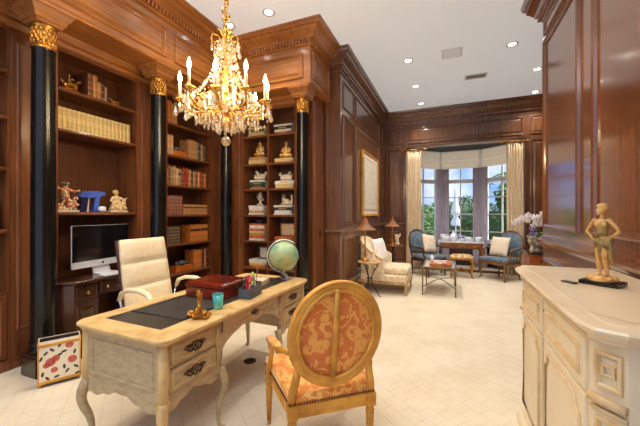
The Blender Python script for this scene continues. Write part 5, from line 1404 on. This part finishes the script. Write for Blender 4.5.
def cup(x, y, lb, s=1, pot=False):
    t = thing('teapot' if pot else 'teacup', lb, 'teapot' if pot else 'cup', (x,y,ZT), 0, None if pot else 'white china on the window table'); t.scale = (1.35,1.35,1.35)
    p = MB()
    if pot: p.lathe([(.035,0),(.04,.008),(.07,.05),(.072,.08),(.05,.12),(.03,.13),(.028,.145),(.012,.155),(.014,.17),(0,.178)], n=24)
    else: p.lathe([(.0,.006),(.025,.006),(.03,.014),(.05,.05),(.058,.085),(.054,.084),(.044,.048),(.0,.02)], n=24)
    obj('body', p, CHINA, t)
    p = MB(); 
    hx_ = .068 if pot else .05
    p.tube([(hx_*.9,0,.03+.05*pot),(hx_+.03,0,.035+.05*pot),(hx_+.035,0,.065+.05*pot),(hx_,0,.075+.05*pot)], .006, 6); obj('handle', p, CHINA, t)
    if pot:
        p = MB(); p.tube([(-.065,0,.06),(-.1,0,.08),(-.115,0,.125)], [.016,.011,.008], 8); obj('spout', p, CHINA, t)
    else:
        p = MB(); p.lathe([(.0,.0),(.05,.0),(.075,.01),(.07,.012),(.045,.005),(0,.005)], n=24); obj('saucer', p, CHINA, t)
cup(-.10,8.28,'white china cup and saucer nearest the left blue armchair on the window table')
cup(.08,8.45,'white china teapot left of centre on the window table',pot=True)
cup(.40,8.30,'white china cup and saucer right of centre on the window table')
cup(.62,8.34,'white china cup and saucer at the right end of the window table')
t = thing('folded_napkin','standing folded white napkin at the left end of the window table','napkin',(-.17,8.52,ZT))
p = MB(); p.lathe([(.035,0),(.03,.04),(.05,.10),(.07,.15),(.06,.145),(.03,.09),(.0,.05)], n=9); obj('cloth', p, mat('white linen',(246,246,250),(232,234,246)), t)
t = thing('blue_flowers','low bowl of lavender blue flowers on the window table','flowers',(.28,8.52,ZT))
p = MB(); p.lathe([(.04,0),(.045,.006),(.08,.05),(.085,.07),(.078,.068),(0,.06)], n=24); obj('bowl', p, CHINA, t)
p = MB(); rr = random.Random(2)
for i in range(26):
    a = rr.random()*6.28; q = rr.random()**.5*.09; p.ell((q*math.cos(a),q*math.sin(a),.08+.05*(1-q/.1)+rr.random()*.02),(.02,.02,.016),7,5)
obj('blossom', p, painted('lavender blossom',[(120,110,190),(170,160,226),(226,226,246),(150,140,214)],40), t)
p = MB()
for i in range(18):
    a = i*2.4; p.prism([(0,0),(.02,.012),(.06,0),(.02,-.012)],(.05*math.cos(a),.05*math.sin(a),.07),(math.cos(a),math.sin(a),.3),(-math.sin(a),math.cos(a),0),(0,0,1),.002)
obj('leaves', p, mat('leaf green',(70,104,54),(50,80,40)), t)
# stool
t = thing('gilt_stool','small carved gilt stool with patterned seat in front of the window table','stool',(.24,7.85,0))
p = MB(); p.box(-.25,-.17,.40,.25,.17,.44); obj('seat_frame', p, GOLD, t, bevel=.01)
m_ = softbox(.5,.34,.12); m_.v = [(x,z,y) for x,y,z in m_.v]; o = obj('seat_cushion', m_, painted('stool tapestry',[(206,170,110),(226,200,150),(170,110,50),(214,180,120)],24), t); o.location = (0,0,.455)
for (x, y) in ((-.21,-.13),(.21,-.13),(-.21,.13),(.21,.13)):
    p = MB(); cabriole(p, x, y, .42, (1 if x > 0 else -1)*.7, (1 if y > 0 else -1)*.6, .034, .016, .035); p.ell((x,y,.37),(.045,.04,.03)); obj('leg', p, GOLD, t)
p = MB(); 
for s in (-1,1): p.tube([(-.2,s*.12,.12),(0,0,.16),(.2,-s*.12,.12)], .013, 8)
p.ell((0,0,.18),(.03,.03,.035)); obj('stretcher', p, GOLD, t)

# orchid and chest
t = thing('small_chest','small orange brown wooden chest with drawer and ring pull in the right recess','chest',(1.53,6.25,0))
CH = wood('orange brown chest', (190,108,54), (150,74,34), sc=1.5, axis='x')
p = MB(); p.box(-.34,-.24,.08,.34,.24,.78); obj('chest_body', p, CH, t, bevel=.004)
p = MB(); p.box(-.36,-.26,.78,.36,.26,.81); obj('top', p, W_DARK, t, bevel=.006)
for z in (.58,.36,.13):
    p = MB(); p.box(-.31,-.252,z,.31,-.24,z+.18); d = obj('drawer', p, CH, t, bevel=.003)
    for xx in (-.17,.17):
        p = MB(); p.lathe([(.026,0),(.022,.006),(.0,.01)], n=14); k_ = obj('handle', p, BRONZE, d); k_.rotation_euler = (PI/2,0,0); k_.location = (xx,-.252,z+.09)
p = MB(); p.box(-.35,-.25,0,.35,.25,.08); obj('plinth', p, W_DARK, t)
t = thing('potted_orchid','white orchid in a grey stone urn on the small chest','orchid',(1.34,6.22,.8105))
URN = mat('grey stone urn',(206,196,176),(150,140,118),scale=18,rough=.7,bump=.4)
p = MB(); p.lathe([(.07,0),(.075,.015),(.05,.03),(.035,.05),(.05,.07),(.10,.12),(.125,.18),(.13,.23),(.145,.24),(.15,.255),(.135,.26),(.12,.25),(.11,.2),(0,.2)], n=28)
for i in range(14):
    a = 2*PI*i/14; p.tube([(.055*math.cos(a),.055*math.sin(a),.075),(.108*math.cos(a),.108*math.sin(a),.125),(.13*math.cos(a),.13*math.sin(a),.19)], .009, 6)
obj('urn', p, URN, t)
rr = random.Random(11)
p = MB()
for i in range(70):
    a = rr.random()*6.28; q = rr.random()**.5*.13; p.ell((q*math.cos(a),q*math.sin(a),.245+rr.random()*.03),(.018,.018,.013),6,4)
o = obj('moss', p, mat('dry moss',(176,160,110),(120,112,66),scale=40,bump=.4,rough=.9), t)
p = MB()
for i in range(7):
    a = i*.9; L = .11+.04*(i % 3); c_, s_ = math.cos(a), math.sin(a)
    pts = [(0,0,.25),(L*.4*c_,L*.4*s_,.31),(L*.8*c_,L*.8*s_,.31),(L*1.1*c_,L*1.1*s_,.26)]; p.tube(pts, [.008,.026,.024,.004], 8, flat=.2)
obj('leaf', p, mat('orchid leaf',(78,112,60),(54,84,44),rough=.4), t)
PET = mat('white orchid petal',(250,246,244),(236,226,232),scale=14,rough=.6); PC_ = mat('orchid throat',(206,130,170),(226,190,90),scale=40)
for k, (dx, dy, hh) in enumerate(((-.20,-.05,.60),(.14,-.04,.64),(-.04,-.10,.56),(.26,.0,.55),(-.30,.02,.52))):
    p = MB(); pts = [(0,0,.25),(dx*.15,dy*.2,.42),(dx*.45,dy*.5,hh*.97),(dx*.8,dy*.8,hh*1.02),(dx*1.15,dy,hh*.9)]; p.tube(pts, .005, 6); st = obj('stem', p, mat('orchid stem %d' % k,(110,124,70)), t)
    p = MB()
    for i in range(6):
        u = .35+.13*i; q = u*4; a = int(min(3, q)); f_ = q-a; P0 = Vector(pts[a]); P1 = Vector(pts[a+1]); c = P0+(P1-P0)*f_+Vector((rr.uniform(-.03,.03),rr.uniform(-.04,0),rr.uniform(-.03,.02)))
        p.k = 0
        for j in range(5):
            an = 2*PI*j/5+.3; p.ell(c+Vector((.027*math.cos(an),-.004*(j % 2),.027*math.sin(an))),(.024,.006,.017),8,5,rot=('Y',-an))
        p.k = 1; p.ell(c+Vector((0,-.01,-.004)),(.008,.01,.009),6,4)
    obj('blossom', p, [PET, PC_], st)
pr = thing('violet_flowers','small cluster of violet flowers in a bud vase before the orchid urn','flowers',(1.23,6.03,.8105))
p = MB()
for i in range(14): p.ell((rr.uniform(-.05,.05),rr.uniform(-.03,.01),.29+rr.uniform(-.03,.10)),(.018,.012,.016),7,5)
obj('blossom', p, mat('violet blossom',(110,80,150),(150,120,190),scale=30), pr)
p = MB(); p.tube([(0,0,.001),(0,0,.31)], .006, 6); obj('stem', p, mat('violet stem',(80,100,60)), pr)
p = MB(); p.lathe([(.03,0),(.036,.05),(.02,.09),(.026,.11),(.018,.108),(0,.05)], n=18); obj('bud_vase', p, URN, pr)

# wall picture
t = thing('large_framed_print','large gilt framed map-like engraving on the left panelled wall','picture',(XP+.028,6.95,1.38),Q)
PW, PH = 1.46, 1.36
p = MB(); p.ring((-PW/2,0,0),(1,0,0),(0,0,1),(0,-1,0),PW,PH,[(0,-.02),(0,.022),(.012,.03),(.035,.024),(.05,.012),(.055,.0)]); obj('frame', p, GILT, t)
p = MB(); p.box(-PW/2+.02,-.002,.02,PW/2-.02,.0,PH-.02); obj('mount', p, mat('cream mount board',(240,232,214),(236,226,206)), t)
MAPM = painted('sepia engraving',[(206,190,160),(232,222,200),(238,230,212),(226,214,190),(190,166,130)],9)
p = MB(); p.box(-PW/2+.16,-.006,.14,PW/2-.16,-.002,PH-.14); obj('print', p, MAPM, t)
p = MB(); p.ring((-PW/2+.15,-.002,.13),(1,0,0),(0,0,1),(0,-1,0),PW-.30,PH-.26,[(0,0),(.001,.006),(.01,.006),(.011,0)]); obj('border_line', p, mat('brown border',(150,104,66)), t)
# ================================================================== CHANDELIER
C0 = (-1.72,2.12)
t = thing('crystal_chandelier','gilt crystal chandelier with lit candles hanging over the desk','chandelier',(C0[0],C0[1],0))
GB = mat('bright gilt bronze',(240,196,104),(206,150,60),scale=24,rough=.22,metal=.9,bump=.2)
p = MB(); p.lathe([(.0,H),(.08,H),(.085,H-.02),(.05,H-.04),(.015,H-.06)][::-1], n=24); obj('ceiling_rose', p, GB, t)
p = MB(); z = 2.93
k = 0
while z < H-.05:
    a = k % 2; pts = []
    for i in range(10):
        q = 2*PI*i/10; u = .017*math.cos(q); v = .028*math.sin(q)
        pts.append((u if a else 0, 0 if a else u, z+v))
    p.tube(pts, .0045, 5, closed=True); z += .043; k += 1
obj('chain', p, GB, t)
p = MB()
for i in range(26):
    zz = 2.96+i*.043; a = i*2.4; p.ell((.02*math.cos(a),.02*math.sin(a),zz),(.02,.02,.026),7,5)
obj('chain_sleeve', p, GB, t)
p = MB(); p.lathe([(.012,2.12),(.03,2.14),(.05,2.18),(.03,2.22),(.018,2.26),(.04,2.32),(.055,2.36),(.03,2.42),(.018,2.48),(.03,2.56),(.04,2.60),(.02,2.66),(.015,2.74),(.03,2.80),(.035,2.84),(.015,2.88),(.012,2.95)], n=20); obj('stem', p, GB, t)
# crystal meshes shared
def drop_mesh(nm, L, r_, n=6):
    m = MB(); m.lathe([(0,0),(r_*.35,-L*.12),(r_*.5,-L*.3),(r_,-L*.7),(r_*.7,-L*.88),(0,-L)], n=n, sq=.55); m.sm = [False]*len(m.sm)
    m.ell((0,0,.012),(r_*.45,r_*.45,r_*.45),6,4)
    me = bpy.data.meshes.new(nm); me.from_pydata(m.v, [], m.f); me.materials.append(CRYSTAL); return me
D_BIG = drop_mesh('crystal_drop', .085, .021); D_SM = drop_mesh('crystal_drop', .062, .015)
def drop(parent, x, y, z, me, s=1.0):
    o = bpy.data.objects.new('crystal_drop', me); COL.objects.link(o); o.parent = parent; o.location = (x,y,z); o.rotation_euler = (0,0,rr.random()*3); o.scale = (s,s,s); return o
rr = random.Random(4)
# crown plume
p = MB()
for i in range(6):
    a = 2*PI*i/6; c_, s_ = math.cos(a), math.sin(a)
    p.tube([(.02*c_,.02*s_,2.84),(.06*c_,.06*s_,2.90),(.11*c_,.11*s_,2.90),(.125*c_,.125*s_,2.86),(.105*c_,.105*s_,2.84)], .006, 6)
    p.tube([(.02*c_,.02*s_,2.90),(.04*c_,.04*s_,2.95),(.075*c_,.075*s_,2.955)], [.006,.012,.004], 6)
obj('crown', p, GB, t)
nd = 0
for i in range(6):
    a = 2*PI*i/6; drop(t, .118*math.cos(a), .118*math.sin(a), 2.845, D_BIG); nd += 1
    a += PI/6; drop(t, .07*math.cos(a), .07*math.sin(a), 2.83, D_SM); nd += 1
# bead garlands from the crown to the ring
p = MB()
for i in range(10):
    a = 2*PI*i/10; c_, s_ = math.cos(a), math.sin(a)
    for j in range(17):
        u = j/16; rad = .06+.22*u**1.5+.0; zz = 2.86-.50*u-.05*math.sin(PI*u)
        p.ell((rad*c_,rad*s_,zz),(.0095,.0095,.0115),6,4)
ob = obj('bead_garland', p, CRYSTAL, t); ob['kind'] = 'stuff'
p = MB(); p.sm = []
for rad, zz, n_ in ((.15,2.30,26),(.24,2.36,40),(.10,2.58,18)):
    p.tube([(rad*math.cos(2*PI*i/n_),rad*math.sin(2*PI*i/n_),zz) for i in range(n_)], .006, 6, closed=True)
obj('hoop', p, GB, t)
NA = 10
for i in range(NA):
    a = 2*PI*i/NA+.16; c_, s_ = math.cos(a), math.sin(a); R0 = .35; zc = 2.345+(.03 if i % 2 else 0)
    p = MB(); pr = [(.03,2.33),(.10,2.28),(.19,2.26),(.28,2.26),(.34,2.30),(R0,zc-.02)]
    p.tube([(r_*c_,r_*s_,z) for r_, z in pr], [.010,.009,.009,.009,.008,.008], 8)
    p.tube([((.20+.05*math.cos(q))*c_,(.20+.05*math.cos(q))*s_,2.33+.05*math.sin(q)) for q in [-2+.45*k for k in range(10)]], .005, 6)
    p.ell((.19*c_,.19*s_,2.265),(.018,.018,.014),8,5)
    arm = obj('arm', p, GB, t)
    x, y = R0*c_, R0*s_
    p = MB(); p.lathe([(.012,zc-.03),(.02,zc-.02),(.045,zc-.008),(.052,zc),(.045,zc),(.018,zc-.008),(.018,zc+.02),(.015,zc+.028),(0,zc+.028)], (x,y), 16); obj('drip_pan', p, GB, arm)
    p = MB(); p.lathe([(.0115,zc+.02),(.0115,zc+.135),(.006,zc+.14)], (x,y), 12); obj('candle', p, IVORY, arm)
    p = MB(); p.lathe([(.005,zc+.138),(.014,zc+.155),(.016,zc+.17),(.010,zc+.195),(0,zc+.225)], (x,y), 10); obj('bulb', p, FLAME, arm)
    lt = bpy.data.lights.new('candle_light','POINT'); lt.energy = 4; lt.color = (1,.78,.5); lt.shadow_soft_size = .02
    lo = bpy.data.objects.new('candle_light', lt); COL.objects.link(lo); lo.location = (C0[0]+x*.999, C0[1]+y*.999, zc+.25)
    for (q, zz) in ((-.04,zc-.03),(.04,zc-.03),(0,zc-.05)):
        drop(t, x+q*-s_+(.03*c_ if q == 0 else 0), y+q*c_+(.03*s_ if q == 0 else 0), zz, D_BIG if q == 0 else D_SM); nd += 1
    drop(t, .30*math.cos(a+.31), .30*math.sin(a+.31), 2.31, D_BIG); nd += 1
    drop(t, .20*c_, .20*s_, 2.245, D_BIG); nd += 1
    drop(t, .25*math.cos(a+.2), .25*math.sin(a+.2), 2.27, D_SM); nd += 1
for i in range(12):
    a = 2*PI*i/12; drop(t, .14*math.cos(a), .14*math.sin(a), 2.235, D_BIG); nd += 1
for i in range(8):
    a = 2*PI*i/8; drop(t, .07*math.cos(a), .07*math.sin(a), 2.19, D_BIG); nd += 1
for i in range(8):
    a = 2*PI*i/8; drop(t, .10*math.cos(a), .10*math.sin(a), 2.57, D_SM); nd += 1
# the many small crystals filling the cascade
p = MB()
for i in range(330):
    u = rr.random(); a = rr.random()*6.28
    if u < .35: zz = 2.50+rr.random()*.3; rad = .05+.09*rr.random()*(1-(zz-2.5)/.4)
    else: zz = 2.18+rr.random()*.22; rad = .08+rr.random()**.6*.29*min(1,(zz-2.10)/.12)
    x, y = rad*math.cos(a), rad*math.sin(a); s = .007+rr.random()*.006
    p.add([(x,y,zz+s*1.3),(x+s,y,zz),(x,y+s,zz),(x-s,y,zz),(x,y-s,zz),(x,y,zz-s*2.6)], [(0,1,2),(0,2,3),(0,3,4),(0,4,1),(5,2,1),(5,3,2),(5,4,3),(5,1,4)])
ob = obj('small_crystals', p, CRYSTAL, t); ob['kind'] = 'stuff'
p = MB(); p.ell((0,0,2.045),(.04,.04,.04),14,9); p.tube([(0,0,2.085),(0,0,2.13)], .004, 6); p.sm = [False]*len(p.sm); obj('bottom_ball', p, CRYSTAL, t)
p = MB(); p.tube([(.042*math.cos(2*PI*i/24),.042*math.sin(2*PI*i/24),2.045) for i in range(24)], .004, 6, closed=True); obj('ball_band', p, GB, t)

# ================================================================== WINDOW DRESSING
def drape(name, label, x0, x1, z0, z1, cy, folds, amp, mt, path=None, group=None, top=True):
    t = thing(name, label, 'curtain', ((x0+x1)/2,cy,0), 0, group)
    m = MB(); n = folds*10; nz = 14; vs = []; fs = []
    xm = (x0+x1)/2
    for j in range(nz+1):
        v = j/nz; z = z0+(z1-z0)*v
        for i in range(n+1):
            u = i/n; ph = u*folds*2*PI
            a_ = amp*(1-.35*v**6)
            if path:
                L = sum((Vector(path[k+1])-Vector(path[k])).length for k in range(len(path)-1)); s = u*L
                for k in range(len(path)-1):
                    l = (Vector(path[k+1])-Vector(path[k])).length
                    if s <= l+1e-6: break
                    s -= l
                A = Vector(path[k]); B = Vector(path[k+1]); d = (B-A).normalized(); nn = Vector((d.y,-d.x)); q = A+d*s+nn*(a_*math.sin(ph)+.012*math.sin(ph*2.3+v*3))
                vs.append((q.x-xm, q.y-cy, z))
            else:
                vs.append((x0+(x1-x0)*u-xm+.006*math.sin(ph*1.7+v*4), a_*math.sin(ph+.3*math.sin(v*3))+.01*math.sin(ph*.37+2), z))
    q = n+1
    for j in range(nz):
        for i in range(n): fs.append((j*q+i, j*q+i+1, (j+1)*q+i+1, (j+1)*q+i))
    m.add(vs, fs, True); o = obj('cloth', m, mt, t)
    so = o.modifiers.new('s','SOLIDIFY'); so.thickness = .004
    if top:
        p = MB()
        for i in range(folds+1):
            x = x0+(x1-x0)*i/folds-xm; p.tube([(x, .034*math.cos(a_), z1+.03+.034*math.sin(a_)) for a_ in [2*PI*k/12 for k in range(12)]], .005, 6, closed=True)
        obj('ring', p, GOLD, t)
    return t
drape('cream_curtain','cream striped floor length curtain at the left side of the bay window',-1.05,-.68,.02,3.045,8.44,6,.035,CREAMCLOTH)
drape('cream_curtain','cream striped floor length curtain at the right side of the bay window',1.22,1.55,.02,3.07,8.44,6,.035,CREAMCLOTH)
for (x0, x1, lb) in ((-1.12,-.62,'short gilt curtain rod with finials above the left cream curtain'),(1.15,1.60,'short gilt curtain rod with finials above the right cream curtain')):
    zz = 3.075 if x0 < 0 else 3.10
    t = thing('curtain_rod', lb, 'curtain rod', ((x0+x1)/2,8.44,zz)); hw = (x1-x0)/2
    p = MB(); p.tube([(-hw,0,0),(hw,0,0)], .022, 12); obj('pole', p, GOLD, t)
    for s in (-1,1):
        p = MB(); p.ell((s*(hw+.03),0,0),(.035,.028,.028)); p.ell((s*(hw+.07),0,0),(.014,.012,.012)); obj('finial', p, GOLD, t)
        p = MB(); p.tube([(s*hw*.85,0,0),(s*hw*.85,.05,0),(s*hw*.85,.10,.02)], .008, 6); obj('bracket', p, GOLD, t)
def bend(k, w0, w1, off=.16):
    B = Vector(BAY[k]); a = Vector(BAY[k-1]); c = Vector(BAY[k+1]); d0 = (a-B).normalized(); d1 = (c-B).normalized(); n_ = (d0+d1).normalized()*off*1.1
    return [tuple(B+d0*w0+n_), tuple(B+n_), tuple(B+d1*w1+n_)]
drape('sheer_curtain','mauve grey inner curtain hanging between the left and centre windows',-.45,-.1,.02,2.66,9.4,7,.022,SHEER,path=bend(1,.20,.17),top=False)
drape('sheer_curtain','mauve grey inner curtain hanging between the centre and right windows',.65,1.0,.02,2.66,9.4,7,.022,SHEER,path=bend(2,.17,.20),top=False)
for k, lb in enumerate(('ivory roman shade over the left bay window','ivory roman shade over the centre bay window','ivory roman shade over the right bay window')):
    a = Vector((*BAY[k],0)); b = Vector((*BAY[k+1],0)); U = (b-a).normalized(); L = (b-a).length; N = Vector((U.y,-U.x,0)); cm = (a+b)/2
    t = thing('roman_shade', lb, 'shade', tuple(cm), math.atan2(U.y,U.x))
    hw = L/2-.06; p = MB()
    prof = [(-.03,3.14),(-.036,2.98),(-.05,2.90),(-.036,2.885),(-.052,2.80),(-.038,2.785),(-.054,2.70),(-.04,2.68),(-.03,2.68)]
    vs = []; fs = []
    for s in (-hw, hw):
        for (yy, z) in prof: vs.append((s, yy-.03, z))
    q = len(prof)
    for i in range(q-1): fs.append((i, q+i, q+i+1, i+1))
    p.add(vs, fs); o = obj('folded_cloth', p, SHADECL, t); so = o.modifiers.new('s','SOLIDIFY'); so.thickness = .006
    p = MB(); p.box(-hw,-.06,3.14,hw,-.01,3.17); obj('head_rail', p, WHITE, t)
    p = MB(); p.tube([(hw-.02,-.09,3.12),(hw-.02,-.09,2.5)], .004, 6); p.ell((hw-.02,-.09,2.48),(.01,.01,.025)); obj('pull_cord', p, GOLD, t)

# ================================================================== OUTSIDE
m = MB(); m.box(-14,9.9,-.5,18,40,-.35); o = struct('ground', m, mat('lawn grass', (96,134,60),(70,108,44),scale=40,rough=.9))
m = MB(); m.box(-6,9.9,-.34,8,13.5,-.30); o = struct('terrace', m, mat('pale stone paving', (206,200,190),(186,180,170),scale=6,rough=.8))
LEAF1 = painted('garden leaves',[(40,72,28),(66,108,42),(100,148,62),(142,184,92)],30); LEAF2 = painted('dark garden leaves',[(26,52,26),(48,82,40),(78,116,58),(116,154,84)],30)
for l_ in (LEAF1, LEAF2): l_.node_tree.nodes['Principled BSDF'].inputs['Roughness'].default_value = .6
def leafcloud(m, rr, c, r_, n, s):
    for i in range(n):
        while True:
            q = Vector((rr.uniform(-1,1),rr.uniform(-1,1),rr.uniform(-1,1)))
            if q.length < 1: break
        q = q.normalized()*(q.length**.4)
        P = Vector((c[0]+q.x*r_[0], c[1]+q.y*r_[1], c[2]+q.z*r_[2]))
        u = Vector((rr.uniform(-1,1),rr.uniform(-1,1),rr.uniform(-1,1))).normalized(); v = u.orthogonal().normalized(); k = s*rr.uniform(.6,1.3)
        m.add([P-u*k, P+v*k*.45, P+u*k, P-v*k*.45], [(0,1,2,3)])
def tree(label, x, y, h, r_, cz, mt, n=1400, s=.11, seed=1):
    t = thing('garden_tree', label, 'tree', (x,y,-.4)); rr = random.Random(seed)
    p = MB(); p.tube([(0,0,0),(.05,.02,h*.3),(-.04,0,h*.6),(.02,0,cz)], [.12,.09,.07,.04], 8)
    for i in range(5):
        a = i*1.3; p.tube([(0,0,h*.35+.1*i),(r_*.35*math.cos(a),r_*.35*math.sin(a),cz-.1),(r_*.6*math.cos(a),r_*.6*math.sin(a),cz+.3)], [.05,.03,.015], 6)
    obj('trunk', p, mat('bark %d' % seed,(110,90,70),(80,64,48),scale=10,rough=.9), t)
    m = MB()
    for i in range(7):
        a = i*.9; leafcloud(m, rr, (r_*.5*math.cos(a),r_*.5*math.sin(a),cz+rr.uniform(-.3,.35)*r_), (r_*.6,r_*.6,r_*.55), n//7, s)
    c = obj('crown', m, mt, t); return t
tree('leafy garden tree seen through the left bay window',-1.5,14.2,4,1.2,1.5,LEAF1,1800,.12,1)
tree('bright tree beyond the hedge, centre window',.3,22.5,4.4,1.6,1.6,LEAF2,1600,.17,2)
tree('dark dense tree filling the right bay window',3.2,15.2,5,1.35,2.2,LEAF2,2400,.13,3)
tree('second dark tree deeper in the right window view',5.4,23,6.5,2.2,3.4,LEAF1,1600,.2,4)
t = thing('palm_tree','palm with arching fronds crossing the top of the right window','tree',(2.0,11.9,-.4)); rr = random.Random(9)
p = MB(); p.tube([(0,0,0),(.05,0,1.2),(-.03,0,2.4),(0,0,3.1)], [.1,.08,.07,.06], 10); obj('trunk', p, mat('palm bark',(140,116,88),(100,80,58),scale=20,rough=.9), t)
p = MB()
for i in range(14):
    a = i*2.4; L = 1.1; pts = [Vector((L*u*math.cos(a), L*u*math.sin(a), 3.1+.55*u-1.0*u*u)) for u in [k/10 for k in range(11)]]
    p.tube(pts, .01, 5)
    for k in range(1,11):
        d = Vector((-math.sin(a),math.cos(a),-.4))
        for s in (-1,1):
            e = pts[k]+Vector((d.x*s,d.y*s,-.35))*.34*(1-.06*k); q = pts[k]-pts[k-1]
            p.add([pts[k], pts[k]+q*.35, e], [(0,1,2)])
obj('fronds', p, LEAF1, t)
m = MB(); rr = random.Random(21)
m.box(-6,18.6,-.4,10,19.2,1.55); leafcloud(m, rr, (2,18.9,.7), (8.5,.5,1.3), 9000, .1)
o = obj('clipped_hedge', m, LEAF2); tag(o, 'long dark green clipped hedge across the garden behind the umbrella', 'hedge', kind='stuff')
t = thing('garden_umbrella','closed white garden umbrella standing outside the centre window','umbrella',(.19,12.3,-.3))
p = MB(); p.tube([(0,0,0),(0,0,2.7)], .022, 10); obj('pole', p, WHITE, t)
p = MB(); n = 24; rings = []
for (rad, z) in ((.12,1.30),(.14,1.40),(.06,1.62),(.12,1.72),(.13,1.82),(.07,2.1),(.06,2.35),(.03,2.6),(.01,2.68)):
    rings.append([(rad*(1+.22*math.cos(8*2*PI*i/n))*math.cos(2*PI*i/n), rad*(1+.22*math.cos(8*2*PI*i/n))*math.sin(2*PI*i/n), z) for i in range(n)])
loft(p, rings, True, True, False); obj('folded_canopy', p, mat('white canvas',(250,250,250),(240,240,242)), t)
p = MB(); p.lathe([(.0,0),(.28,0),(.28,.05),(.05,.09),(.04,.2)], n=24); obj('base', p, WHITE, t)
t = thing('patio_lounger','blue padded garden lounger on the terrace under the umbrella','lounger',(.7,10.9,-.3),R_(80))
p = MB(); p.box(-.35,-.9,.3,.35,.5,.40); obj('mattress', p, mat('blue canvas',(90,150,200),(70,130,186)), t, bevel=.03)
p = MB(); p.prism([(.5,.3),(.5,.42),(1.0,.85),(1.05,.78)],(-.35,0,0),(0,1,0),(0,0,1),(1,0,0),.7); obj('backrest', p, mat('blue canvas back',(90,150,200),(70,130,186)), t, bevel=.02)
for (x, y) in ((-.3,-.8),(.3,-.8),(-.3,.45),(.3,.45)):
    p = MB(); p.tube([(x,y,0),(x,y,.3)], .02, 8); obj('leg', p, WHITE, t)

# ================================================================== WORLD, LAMPS, CAMERA
w = bpy.data.worlds.new('world'); SC.world = w; w.use_nodes = True; nt = w.node_tree; N = nt.nodes; L = nt.links
bg = N['Background']; tc = N.new('ShaderNodeTexCoord'); sp = N.new('ShaderNodeSeparateXYZ'); L.new(tc.outputs['Generated'], sp.inputs[0])
rp = N.new('ShaderNodeValToRGB'); L.new(sp.outputs[2], rp.inputs[0]); e = rp.color_ramp.elements
e[0].position = 0; e[0].color = (*srgb(140,160,186),1); e[1].position = .5; e[1].color = (*srgb(40,80,150),1)
k = e.new(.09); k.color = (*srgb(84,128,182),1); k = e.new(.2); k.color = (*srgb(58,104,166),1)
no = N.new('ShaderNodeTexNoise'); no.inputs['Scale'].default_value = 5; no.inputs['Detail'].default_value = 6; L.new(tc.outputs['Generated'], no.inputs['Vector'])
r2 = N.new('ShaderNodeValToRGB'); r2.color_ramp.elements[0].position = .5; r2.color_ramp.elements[1].position = .66; L.new(no.outputs['Fac'], r2.inputs[0])
mx = N.new('ShaderNodeMix'); mx.data_type = 'RGBA'; L.new(r2.outputs[0], mx.inputs[0]); L.new(rp.outputs[0], mx.inputs[6]); mx.inputs[7].default_value = (*srgb(178,186,200),1)
hz = N.new('ShaderNodeMapRange'); hz.inputs['From Min'].default_value = .35; hz.inputs['From Max'].default_value = -.2; L.new(sp.outputs[1], hz.inputs['Value'])
m3 = N.new('ShaderNodeMix'); m3.data_type = 'RGBA'; L.new(hz.outputs[0], m3.inputs[0]); L.new(mx.outputs[2], m3.inputs[6]); m3.inputs[7].default_value = (*srgb(156,168,192),1)
L.new(m3.outputs[2], bg.inputs[0]); bg.inputs[1].default_value = WORLD_S

sun = bpy.data.lights.new('sun','SUN'); sun.energy = 6.0; sun.angle = .02; sun.color = (1,.96,.88)
so = bpy.data.objects.new('sun', sun); COL.objects.link(so); so.rotation_euler = (0, R_(38), 0)
def spot(x, y, e_, col=(1,.84,.64), ang=120):
    l = bpy.data.lights.new('ceiling_spot','SPOT'); l.energy = e_; l.color = col; l.spot_size = R_(ang); l.spot_blend = .8; l.shadow_soft_size = .06
    o = bpy.data.objects.new('ceiling_spot', l); COL.objects.link(o); o.location = (x,y,H-.02); return o
for i, (x, y) in enumerate(places): spot(x, y, SPOT_E*(.45 if i in (1,2) else 1 if i == 0 else 1.5), (1,.86,.68) if i < 3 else (1,.93,.85))
for (x, y, k) in ((-2.2,2.1,1.2),(-2.4,.5,.9),(-.6,3.6,1),(.1,1.9,.35),(-.7,.3,.3),(.1,3.5,.9),(-2.75,1.0,1.2)): spot(x, y, SPOT_E*k, (1,.86,.68) if x < -1 else (1,.93,.83))  # added downlights beyond the view, without fixtures, as fill for the library

al = bpy.data.lights.new('added_bounce_fill','AREA'); al.energy = 160; al.color = (.80,.90,1); al.size = 1.6  # added fill lamp behind the camera, aimed up to brighten the ceiling
ao = bpy.data.objects.new('added_bounce_fill', al); COL.objects.link(ao); ao.location = (-.6,-1.0,2.3); ao.rotation_euler = (R_(180+25),0,0)
cam = bpy.data.cameras.new('camera'); co = bpy.data.objects.new('camera', cam); COL.objects.link(co); SC.camera = co
co.location = (0,0,1.45); co.rotation_euler = (PI/2, 0, math.atan(130/315)); cam.sensor_width = 36; cam.lens = 36*315/640; cam.clip_start = .02
SC.view_settings.view_transform = 'Standard'
SC.view_settings.exposure = EXPO
SC.cycles.max_bounces = 8; SC.cycles.diffuse_bounces = 4; SC.cycles.transparent_max_bounces = 16; SC.cycles.sample_clamp_indirect = 6
